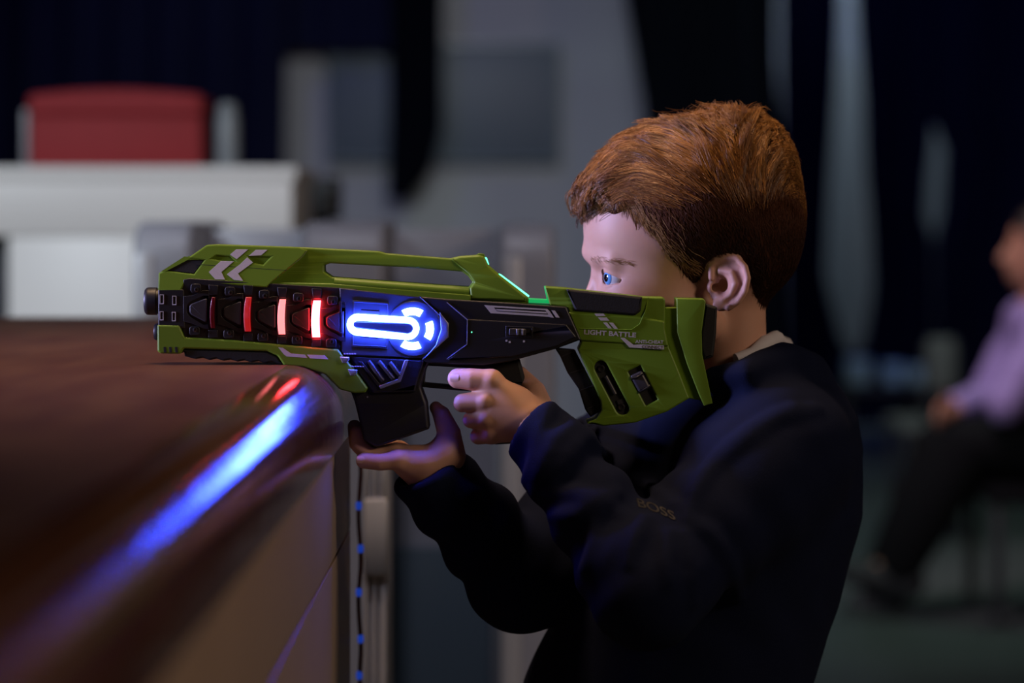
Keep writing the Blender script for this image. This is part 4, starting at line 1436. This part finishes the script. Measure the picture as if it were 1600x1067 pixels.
ST = 9
gp = grow(gd.copy(), np.arange(K), ST, 0.0, 1.0)
own = grow(roots.copy(), near, ST, rng.normal(0, 5, len(roots)), rng.uniform(0.6, 1.2, len(roots)))
tt_ = np.linspace(0, 1, ST)[None, :, None]
pull = 0.82 * tt_ ** 1.3
tuft = gp[near] + (roots - gd[near])[:, None, :] * (1 - 0.75 * tt_)
hair_path = own * (1 - pull) + tuft * pull
hair_path += rng.normal(0, 0.35, hair_path.shape) * tt_
cut_len = rng.uniform(0.72, 1.0, len(roots))
fi = np.clip(np.linspace(0, 1, ST)[None] * cut_len[:, None] * (ST - 1), 0, ST - 1.001)
i0 = fi.astype(int); fr_ = (fi - i0)[..., None]
ar = np.arange(len(roots))[:, None]
hair_path = hair_path[ar, i0] * (1 - fr_) + hair_path[ar, i0 + 1] * fr_
t_g = rng.normal(0, 0.24, K)
strand_mesh('hair_top', hair_path, np.interp(roots[:, 1], [200, 250, 320], [0.56, 0.46, 0.18]) + t_g[near] * np.interp(roots[:, 1], [240, 320], [1, 0.5]) + rng.normal(0, 0.12, len(roots)), M['hair'], 0.62)  # tint darkens down the sides: shade put into the hair colour
# fringe falling over the forehead
FT = 70                                                     # tufts of fringe hanging over the forehead
fu, fv, fw = rng.uniform(906, 962, FT), rng.uniform(288, 312, FT), rng.uniform(-70, 45, FT)
paths, ftint = [], []
for a, b, c in zip(fu, fv, fw):
    r_ = np.array([[a, b, c]])
    for _ in range(5):
        r_ = r_ - grad(cap_sdf, r_) * cap_sdf((r_[:, 0], r_[:, 1], r_[:, 2]))[:, None]
    r_ = r_[0]
    sc_ = np.interp(a, [915, 960], [1.0, 0.45])
    end = r_ + np.array([rng.uniform(-16, 8), rng.uniform(18, 44) * sc_, rng.uniform(-8, 8)])
    if a < 935: end[0] = min(end[0], 912 + abs(end[2]) ** 2 * 0.006)
    ctl = r_ + np.array([rng.uniform(-20, -8), rng.uniform(2, 12), rng.uniform(-6, 4)])
    tb = rng.normal(0, 0.2)
    for q in range(15):
        o1, o2, o3 = rng.normal(0, 3.2, 3), rng.normal(0, 1.8, 3), rng.normal(0, 1.0, 3)
        tq = np.linspace(0, rng.uniform(0.7, 1.0), 9)[:, None]
        paths.append((r_ + o1 - (0, 0, 0)) * (1 - tq) ** 2 + (ctl + o2) * 2 * tq * (1 - tq) + (end + o3) * tq ** 2)
        ftint.append(0.28 + tb + rng.normal(0, 0.1))
strand_mesh('hair_fringe', np.array(paths), np.array(ftint), M['hair'], 0.5)
# short side hair
side = np.where((Vc[:, 1] > 286) & (Vc[:, 1] < hair_line(Vc[:, 0]) - 4) & (Vc[:, 2] < 60))[0]
sel = rng.choice(side, 9000)
roots = Vc[sel] + rng.normal(0, 1.0, (9000, 3))
strands('hair_side', roots, lambda p, t: np.interp(p[:, 0], [900, 1000, 1080, 1250], [-150, -60, -62, -78]) + 8 * np.sin(p[:, 0] * .1 + p[:, 1] * .13), lambda p: 9 + 5 * rng.random(len(p)),
        lambda p, t, r: 0.3 + 0.7 * t, lambda p, r: np.clip((372 - p[:, 1]) / 75, 0, 0.9) + np.clip((1075 - p[:, 0]) / 90, 0, 0.6) + 0.12 * r, M['hair_short'], 4, 0.42, wander=14)
# longer temple strands; light catching them is painted as a paler colour
tn = 330
tu = rng.uniform(968, 1076, tn)
tv = hair_line(tu) - rng.gamma(2.0, 9.0, tn) - 2
tr = np.stack([tu, tv, np.full(tn, -104.0)], 1)
for _ in range(4):
    tr = tr - grad(cap_sdf, tr) * cap_sdf((tr[:, 0], tr[:, 1], tr[:, 2]))[:, None]
strands('hair_temple', tr, lambda p, t: -58 + 10 * np.sin(p[:, 0] * 0.2), lambda p: 16 + 16 * rng.random(len(p)),
        lambda p, t, r: 0.4 + 1.6 * t, lambda p, r: 0.5 + 0.3 * r, M['hair_pale_lit'], 5, 0.36, wander=12)
# fine hairs along the forehead
qn = 260
qu = rng.uniform(922, 1000, qn)
qr = np.stack([qu, hair_line(qu) - rng.uniform(0, 16, qn), np.full(qn, -130.0)], 1)
for _ in range(60):
    qr[:, 2] += np.clip(cap_sdf((qr[:, 0], qr[:, 1], qr[:, 2])), -4, 8) * 0.8
qr = qr[qr[:, 2] < -10]
strands('hair_edge', qr, lambda p, t: -112 + 50 * np.clip((p[:, 0] - 930) / 60, 0, 1), lambda p: 12 + 14 * rng.random(len(p)),
        lambda p, t, r: 0.5 + 1.5 * t, lambda p, r: 0.4 + 0.3 * r, M['hair'], 5, 0.36, wander=16)
# eyebrow and lashes
bn = 110
t = rng.random(bn)
br = np.stack([921 + 62 * t, 402 + 8 * t + rng.normal(0, 2.0, bn), np.full(bn, -130.0)], 1)
for _ in range(60):                                          # move in from the near side onto the skin
    br[:, 2] += np.clip(head_sdf((br[:, 0], br[:, 1], br[:, 2])), -4, 8) * 0.8
br = br[br[:, 2] < -6]
strands('eyebrow', br, lambda p, t: -8 + 0 * p[:, 0], lambda p: 8 + 3 * rng.random(len(p)), lambda p, t, r: 0.2 + 0.5 * t, lambda p, r: 0.25 + 0.1 * r, M['hair_pale_lit'], 4, 0.30, fn=head_sdf, wander=12)
ln_ = 46
t = rng.random(ln_)
lr = np.stack([947 + 33 * t, 424.5 + 13 * t, -47 - 21 * np.sqrt(t)], 1)
lash = []
W0 = to_head(lr) - BL
tips = to_head(lr + np.stack([-7 + 1.5 * t, -2.5 + 0 * t + rng.normal(0, .6, ln_), -4 * t - 1], 1)) - BL
verts, faces = [], []
for a, b in zip(W0, tips):
    k = len(verts)
    verts += [a + (0, 0, 0.0003), a - (0, 0, 0.0003), a + (0, 0.0004, 0), b]
    faces += [(k, k + 1, k + 3), (k + 1, k + 2, k + 3), (k + 2, k, k + 3)]
link('eyelashes', mesh_from('eyelashes', verts, faces), M['hair_base'], boy)
lt_ = np.linspace(0, 1, 9)
la = np.radians(np.interp(lt_, [0, 1], [200, 140]))
lz = to_head(np.stack([946 + 33 * lt_, 423.5 + 14 * lt_, -47 - 20.5 * np.sqrt(lt_)], 1)) - BL
link('lash_line', tube_mesh('lash_line', [tuple(q) for q in lz], [0.9 * SH * math.sin(math.pi * (0.1 + 0.8 * q)) for q in lt_], 6), M['hair_base'], boy)

# ---- hoodie, in metres
sT = (D + 0.14) / F_PX
rows = np.array([(520, 1150, 1200, .03), (552, 1105, 1236, .075), (575, 1075, 1285, .112), (600, 1045, 1308, .140), (650, 1005, 1337, .165), (700, 985, 1346, .172), (800, 950, 1343, .172),
                 (900, 898, 1320, .165), (1000, 848, 1290, .158), (1067, 818, 1266, .152), (1150, 806, 1244, .150), (1240, 815, 1235, .145), (1330, 830, 1225, .14)], float)
rz = CAM_Z - (rows[:, 0] - HORIZON) * sT
rx0, rx1 = (rows[:, 1] - 800) * sT, (rows[:, 2] - 800) * sT
zi = np.argsort(rz)
rzs, rxc, rxr, ryr = rz[zi], ((rx0 + rx1) / 2)[zi], ((rx1 - rx0) / 2)[zi], rows[zi, 3]


def torso(p):
    x, y, z = p
    cx, ax_, ay_ = np.interp(z, rzs, rxc), np.interp(z, rzs, rxr), np.interp(z, rzs, ryr)
    d = (np.sqrt(((x - cx) / ax_) ** 2 + ((y - 0.142) / ay_) ** 2) - 1) * np.minimum(ax_, ay_) * 0.85
    return np.maximum(np.maximum(d, z - rz[0]), rz[-1] - z)


def sleeve_folds(p, pts, amp, freq, ph):
    """Rings of cloth along an arm."""
    a, b = np.array(pts[0]), np.array(pts[1])
    ab = b - a; L = np.linalg.norm(ab); ab = ab / L
    x, y, z = p[0] - a[0], p[1] - a[1], p[2] - a[2]
    t = x * ab[0] + y * ab[1] + z * ab[2]
    s = x * 38 + y * 26 + z * 31
    return amp * np.sin(t * freq + ph + 1.1 * np.sin(s * 0.55)) * np.clip(t / 0.03, 0, 1) * np.clip((L - t) / 0.03 + 0.4, 0, 1)


CUF_L, CUF_R = P(836, 672, -0.028), P(664, 736, 0.004)
FOLDS = [  # ridges of cloth drawn over the near sleeve and chest: pixel points, radius
    ([(862, 636), (848, 668), (838, 715), (822, 752)], .0062), ([(892, 640), (905, 660), (868, 690), (846, 742), (838, 762)], .0072),
    ([(930, 668), (900, 700), (868, 745), (862, 768)], .0060), ([(842, 772), (900, 772), (950, 790), (968, 806)], .0062),
    ([(862, 806), (905, 806), (940, 782), (962, 772)], .0058), ([(914, 888), (930, 850), (932, 818), (946, 790)], .0062),
    ([(1075, 800), (1100, 745), (1150, 700), (1215, 655), (1275, 640)], .0068), ([(1085, 770), (1120, 720), (1175, 672), (1240, 640)], .0055),
    ([(1075, 815), (1110, 835), (1140, 880), (1150, 930)], .0062), ([(1070, 838), (1085, 890), (1082, 940)], .0058), ([(1045, 836), (1040, 880), (1045, 910)], .0052),
    ([(1005, 812), (990, 850), (985, 880)], .0050), ([(880, 650), (930, 700), (990, 740), (1050, 790)], .0055)]


def hoodie_core(p):
    d = torso(p)
    dl = sd_chain(p, [SHO_L, ELB_L], [0.056, 0.050]) + sleeve_folds(p, (SHO_L, ELB_L), 0.0022, 90, 0.6)
    d = smin(d, dl, 0.045)
    fl = sd_chain(p, [ELB_L, P(930, 800, -0.062), CUF_L], [0.050, 0.041, 0.0315]) + sleeve_folds(p, (CUF_L, ELB_L), 0.0032, 125, 0.2)
    d = smin(d, fl, 0.014)
    dr = sd_chain(p, [P(1120, 705, 0.25), SHO_R, ELB_R], [0.060, 0.058, 0.046])
    d = smin(d, dr, 0.04)
    fr_ = sd_chain(p, [ELB_R, P(738, 812, 0.03), CUF_R], [0.046, 0.041, 0.0345]) + sleeve_folds(p, (CUF_R, ELB_R), 0.0028, 120, 1.0)
    d = smin(d, fr_, 0.018)
    # hood lying on the shoulders
    hood = sd_chain(p, [P(1118, 592, 0.0), P(1165, 582, -0.012), P(1222, 563, 0.03), P(1262, 585, 0.10), P(1225, 565, 0.17), P(1150, 585, 0.19)], [0.012, 0.014, 0.017, 0.022, 0.017, 0.014])
    d = smin(d, hood, 0.018)
    x, y, z = p
    d = d + 0.0012 * np.sin(x * 61 + 1.3 * np.sin(z * 47) + y * 30) * np.sin(z * 53 + y * 41)
    return d


# find the cloth surface under each drawn fold (seen from the front of the boy's left side)
fold_pts = []
for pts, r in FOLDS:
    dense = []
    for i in range(len(pts) - 1):
        for q in range(3):
            t = q / 3
            dense.append((pts[i][0] * (1 - t) + pts[i + 1][0] * t, pts[i][1] * (1 - t) + pts[i + 1][1] * t))
    dense.append(pts[-1])
    o_ = np.array([P(a, b, -0.25) for a, b in dense]); e_ = np.array([P(a, b, 0.3) for a, b in dense])
    dr_ = (e_ - o_) / np.linalg.norm(e_ - o_, axis=1, keepdims=True)
    tt = np.zeros(len(dense))
    for _ in range(60):
        q = o_ + dr_ * tt[:, None]
        tt += np.clip(hoodie_core((q[:, 0], q[:, 1], q[:, 2])), -0.02, 0.05) * 0.9
    q = o_ + dr_ * tt[:, None]
    keep = np.where(tt < 0.5)[0]
    q = q[keep] + dr_[keep] * r * 0.42
    if len(q) > 1: fold_pts.append((q, r))


def hoodie_sdf(p):
    d = hoodie_core(p)
    for q, r in fold_pts:
        n = len(q)
        # only near the fold
        rad = [r * (0.35 + 0.65 * math.sin(math.pi * (0.12 + 0.76 * i / (n - 1)))) for i in range(n)]
        d = smin(d, sd_chain(p, q, rad), 0.010)
    # cuffs end cleanly
    for c, e, L in ((CUF_L, ELB_L, 0.0), (CUF_R, ELB_R, 0.0)):
        pass
    # a hollow at the neck and in the cuffs
    d = smax(d, -sd_cap(p, P(1142, 480, 0.085), P(1146, 600, 0.10), 0.0365, 0.036), 0.004)
    return d


def cut(fn):
    """Cut the sleeves square at the cuffs."""
    nl = np.array((P(905, 735, -0.05) - P(828, 664, -0.028)).normalized()); cl = np.array(P(822, 666, -0.028))
    nr = np.array((P(715, 830, 0.02) - P(662, 735, 0.004)).normalized()); cr = np.array(P(662, 732, 0.004))
    def g(p):
        d = fn(p)
        for n_, c_ in ((nl, cl), (nr, cr)):
            pl = (p[0] - c_[0]) * n_[0] + (p[1] - c_[1]) * n_[1] + (p[2] - c_[2]) * n_[2]
            r = np.sqrt((p[0] - c_[0]) ** 2 + (p[1] - c_[1]) ** 2 + (p[2] - c_[2]) ** 2)
            d = np.where(r < 0.075, smax(d, -pl, 0.008), d)
            inner = np.sqrt(np.maximum(r * r - pl * pl, 0)) - 0.0235
            d = np.where(r < 0.06, smax(d, -np.maximum(inner, pl - 0.016), 0.004), d)
        return d
    return g


Vo, Qo = surface(cut(hoodie_sdf), (-0.16, -0.19, 0.56), (0.38, 0.36, 1.075), 0.0030)
Vo = relax(Vo, Qo, 1, 0.4)
hood_o = child('hoodie', Vo, Qo, M['hoodie'])
hood_o['label'] = 'navy hooded sweatshirt'

# ribbed cuff bands
# white T-shirt collar at the nape
tp = [P(1150, 562, 0.040), P(1176, 553, 0.046), P(1196, 538, 0.062), P(1212, 531, 0.085), P(1226, 538, 0.12), P(1205, 545, 0.145)]
me = tube_mesh('shirt_collar', [q - boy.location for q in tp], [0.006, 0.0065, 0.0085, 0.009, 0.008, 0.006], 10)
link('shirt_collar', me, M['tee'], boy)

# chest lettering, half hidden by the arm
cu = bpy.data.curves.new('tmp', 'FONT'); cu.body = 'BOSS'; cu.extrude = 0.004; cu.offset = 0.01
ob = bpy.data.objects.new('tmp', cu)
me = bpy.data.meshes.new_from_object(ob); me.name = 'chest_lettering'
bpy.data.objects.remove(ob); bpy.data.curves.remove(cu)
xs = np.array([v.co.x for v in me.vertices]); wd = xs.max()
lu, lv = [], []
for vt in me.vertices:
    a = vt.co.x / wd
    lu.append(996 + 60 * a - vt.co.y * 5); lv.append(791 + 22 * a ** 1.3 - vt.co.y * 19)
lu, lv = np.array(lu), np.array(lv)
o_ = np.array([P(a, b, -0.25) for a, b in zip(lu, lv)]); e_ = np.array([P(a, b, 0.3) for a, b in zip(lu, lv)])
dr_ = (e_ - o_) / np.linalg.norm(e_ - o_, axis=1, keepdims=True)
tt = np.zeros(len(lu))
for _ in range(70):
    q = o_ + dr_ * tt[:, None]
    tt += np.clip(hoodie_sdf((q[:, 0], q[:, 1], q[:, 2])), -0.02, 0.05) * 0.8
q = o_ + dr_ * (tt - 0.0012)[:, None]
for vt, c_ in zip(me.vertices, q): vt.co = Vector(c_) - boy.location
M['print_grey'] = mat('grey_print', (0.05, 0.046, 0.05), 0.6, noise=(200, (0.035, 0.035, 0.04)))
link('chest_lettering', me, M['print_grey'], hood_o)

# zip pull at the collar under the stock
pz = P(990, 682, 0.04)

# ---- trousers and shoes
def trousers(p):
    d = sd_ell(p, (HIP.x, HIP.y, HIP.z - 0.01), (0.115, 0.12, 0.10))
    for sy, fx in ((-0.06, 0.02), (0.07, -0.06)):
        hip = Vector((HIP.x, HIP.y + sy, HIP.z - 0.03))
        kn = Vector((HIP.x - 0.03 + fx, HIP.y + sy * 1.1, 0.34)); an = Vector((HIP.x + 0.02 + fx, HIP.y + sy * 1.15, 0.07))
        d = smin(d, sd_chain(p, [hip, kn, an], [0.080, 0.060, 0.050]), 0.03)
    return np.maximum(d, 0.055 - p[2])


Vt, Qt = surface(trousers, (-0.08, -0.1, 0.03), (0.40, 0.40, 0.80), 0.007)
child('trousers', Vt, Qt, M['trousers'])
for sy, fx in ((-0.06, 0.02), (0.07, -0.06)):
    an = Vector((HIP.x + 0.02 + fx, HIP.y + sy * 1.15, 0.07))
    def shoe(p, an=an):
        d = sd_cap(p, an + Vector((0.01, 0, -0.025)), an + Vector((-0.12, 0, -0.035)), 0.040, 0.034)
        d = smin(d, sd_cap(p, an + Vector((0.005, 0, 0)), an + Vector((0.01, 0, -0.03)), 0.038), 0.02)
        return smax(d, 0.014 - p[2], 0.004)
    Vs, Qs = surface(shoe, (an.x - 0.18, an.y - 0.06, -0.01), (an.x + 0.08, an.y + 0.06, 0.13), 0.005)
    sh = child('shoe', Vs, Qs, M['dark_box'])
    so = [(an.x - 0.155, an.y - 0.03), (an.x + 0.045, an.y - 0.036), (an.x + 0.045, an.y + 0.036), (an.x - 0.155, an.y + 0.03)]
    me = slab_mesh('sole', [[(a - BL[0], b - BL[1]) for a, b in fillet(so, 0.028)]], 0.0, 0.018, 0.003)
    link('sole', me, M['sole'], sh)

# ------------------------------------------------------------------ seated visitor in the background
YV = 5.05
sV = (D + YV) / F_PX
vis = empty('visitor', (P(1640, 0, YV).x, YV, 0))
tag(vis, 'seated person in a lilac shirt and black trousers with folded arms', 'person')
VL0 = np.array(vis.location)
M['skin2'] = mat('skin_tan', (0.42, 0.20, 0.13), 0.5, noise=(20, (0.38, 0.17, 0.11)), sss=(0.1, 0.01))
M['lilac'] = mat('lilac_print_cloth', (0.42, 0.30, 0.62), 0.85, noise=(28, (0.20, 0.13, 0.34)), bump=(60, 0.3, 0.004))
M['black_cloth'] = mat('black_cloth', (0.003, 0.003, 0.004), 0.9, spec=0.15, noise=(30, (0.004, 0.004, 0.005)))
M['dark_hair'] = mat('dark_brown_hair', (0.016, 0.010, 0.008), 0.5, noise=(60, (0.026, 0.016, 0.012)), bump=(200, 0.4, 0.002))


def VP(u, v, w=0.0):
    q = P(u, v, YV)
    return Vector((q.x, YV + w, q.z))


hipv, neckv = VP(1668, 690), VP(1632, 470)
kn1, kn2 = VP(1505, 690, -0.10), VP(1480, 705, 0.10)
an1, an2 = VP(1400, 880, -0.06), VP(1385, 915, 0.08)
to1, to2 = VP(1325, 890, -0.08), VP(1345, 955, 0.08)
sh1, sh2 = VP(1618, 505, -0.17), VP(1622, 505, 0.17)
el1, el2 = VP(1545, 625, -0.22), VP(1560, 630, 0.20)
ha1, ha2 = VP(1610, 612, -0.06), VP(1490, 640, 0.02)
hd = VP(1622, 395)


def v_body(p):
    d = sd_ell(p, hd + Vector((0.01, 0, 0.035)), (0.092, 0.075, 0.098))
    d = smin(d, sd_ell(p, hd + Vector((-0.03, 0, -0.04)), (0.068, 0.058, 0.078)), 0.04)
    d = smin(d, sd_cap(p, hd + Vector((-0.092, 0, 0.01)), hd + Vector((-0.106, 0, -0.018)), 0.009, 0.014), 0.02)
    for s in (-1, 1):
        d = smin(d, sd_ell(p, hd + Vector((0.012, s * 0.075, -0.005)), (0.022, 0.012, 0.034)), 0.01)
        d = smax(d, -sd_sph(p, hd + Vector((-0.10, s * 0.034, 0.012)), 0.016), 0.02)
    d = smin(d, sd_cap(p, hd + Vector((0.03, 0, -0.04)), neckv + Vector((0, 0, -0.03)), 0.050, 0.055), 0.03)
    d = smin(d, sd_cap(p, neckv + Vector((0.02, 0, -0.08)), hipv, 0.11, 0.12), 0.05)
    for s_, e_, h_ in ((sh1, el1, ha1), (sh2, el2, ha2)):
        d = smin(d, sd_chain(p, [s_, e_, h_], [0.042, 0.036, 0.024]), 0.03)
        dr = (h_ - e_).normalized()
        d = smin(d, sd_ell(p, h_ + dr * 0.03, (0.042, 0.030, 0.026)), 0.02)
        for k in range(4):
            o_ = Vector((0, 0.0, 0.022 - 0.015 * k))
            d = smin(d, sd_chain(p, [h_ + dr * 0.05 + o_, h_ + dr * 0.085 + o_ * 1.1, h_ + dr * (0.105 if k in (1, 2) else 0.095) + o_ + Vector((0, 0, -0.012))], [0.0095, 0.009, 0.008]), 0.006)
        d = smin(d, sd_cap(p, h_ + dr * 0.02 + Vector((0, -0.01, 0.024)), h_ + dr * 0.055 + Vector((0, -0.02, 0.050)), 0.011, 0.009), 0.01)
    for k_, a_, t_ in ((kn1, an1, to1), (kn2, an2, to2)):
        d = smin(d, sd_chain(p, [hipv, k_, a_, t_], [0.085, 0.058, 0.030, 0.018]), 0.04)
    return d


def vchild(name, fn, lo, hi, h, m):
    V, Q = surface(fn, lo, hi, h)
    return link(name, mesh_np(name, V - VL0, Q), m, vis)


lo_, hi_ = (0.95, YV - 0.42, -0.02), (2.05, YV + 0.42, 1.42)
vchild('body', v_body, lo_, hi_, 0.0085, M['skin2'])


def v_shirt(p):
    d = sd_cap(p, neckv + Vector((0.02, 0, -0.10)), hipv + Vector((0, 0, 0.02)), 0.125, 0.145)
    d = smin(d, sd_cap(p, sh1, sh2, 0.065), 0.05)
    for s_, e_, h_, f in ((sh1, el1, ha1, 0.72), (sh2, el2, ha2, 0.80)):
        d = smin(d, sd_chain(p, [s_, e_, e_.lerp(h_, f)], [0.060, 0.054, 0.042]), 0.03)
    d = d + 0.004 * np.sin(p[0] * 45 + p[2] * 30) * np.sin(p[1] * 37 + p[2] * 22)
    d = smax(d, -sd_cap(p, neckv + Vector((-0.03, 0, 0.10)), neckv + Vector((-0.02, 0, -0.04)), 0.07, 0.05), 0.02)
    return np.maximum(d, hipv.z - 0.06 - p[2])


vchild('shirt', v_shirt, lo_, hi_, 0.009, M['lilac'])


def v_trousers(p):
    d = sd_ell(p, hipv, (0.15, 0.18, 0.13))
    for k_, a_, t_ in ((kn1, an1, to1), (kn2, an2, to2)):
        d = smin(d, sd_chain(p, [hipv + Vector((-0.02, (k_.y - YV) * 0.7, 0)), k_, a_], [0.105, 0.085, 0.068]), 0.05)
    return d


vchild('trousers', v_trousers, lo_, hi_, 0.009, M['black_cloth'])
for a_, t_ in ((an1, to1), (an2, to2)):
    V, Q = surface(lambda p: smin(sd_cap(p, a_ + Vector((0.03, 0, -0.05)), t_, 0.048, 0.038), sd_cap(p, a_, a_ + Vector((0.02, 0, -0.04)), 0.05), 0.02), (0.85, YV - 0.3, -0.03), (1.5, YV + 0.3, 0.5), 0.008)
    link('shoe', mesh_np('shoe', V - VL0, Q), M['dark_box'], vis)


def v_hair(p):
    d = sd_ell(p, hd + Vector((0.022, 0, 0.05)), (0.100, 0.088, 0.100))
    d = smin(d, sd_cap(p, hd + Vector((0.07, 0, 0.02)), hd + Vector((0.085, 0, -0.14)), 0.06, 0.035), 0.04)
    pl = (p[0] - (hd.x - 0.055)) * 0.75 + (p[2] - (hd.z + 0.045)) * 0.66
    return smax(d, -pl, 0.02)


vchild('hair', v_hair, lo_, hi_, 0.008, M['dark_hair'])

# the visitor's chair
vc = empty('black_chair', (hipv.x + 0.02, YV, 0))
tag(vc, 'black chair that the visitor in the lilac shirt sits on', 'chair')
zs_ = hipv.z - 0.115
link('seat', box_mesh('seat', (-0.30, -0.23, zs_ - 0.05), (0.22, 0.23, zs_), 0.015, 3), M['black_cloth'], vc)
link('backrest', box_mesh('backrest', (0.20, -0.22, zs_ + 0.12), (0.24, 0.22, zs_ + 0.46), 0.015, 3), M['black_cloth'], vc)
for sx in (-0.27, 0.20):
    for sy in (-0.2, 0.2):
        link('leg', box_mesh('leg', (sx - 0.015, sy - 0.015, 0.0), (sx + 0.015, sy + 0.015, zs_ - 0.05), 0.003), M['dark_box'], vc)
for sy in (-0.2, 0.2):
    link('back_post', box_mesh('back_post', (0.205, sy - 0.012, zs_ - 0.02), (0.235, sy + 0.012, zs_ + 0.40), 0.003), M['dark_box'], vc)
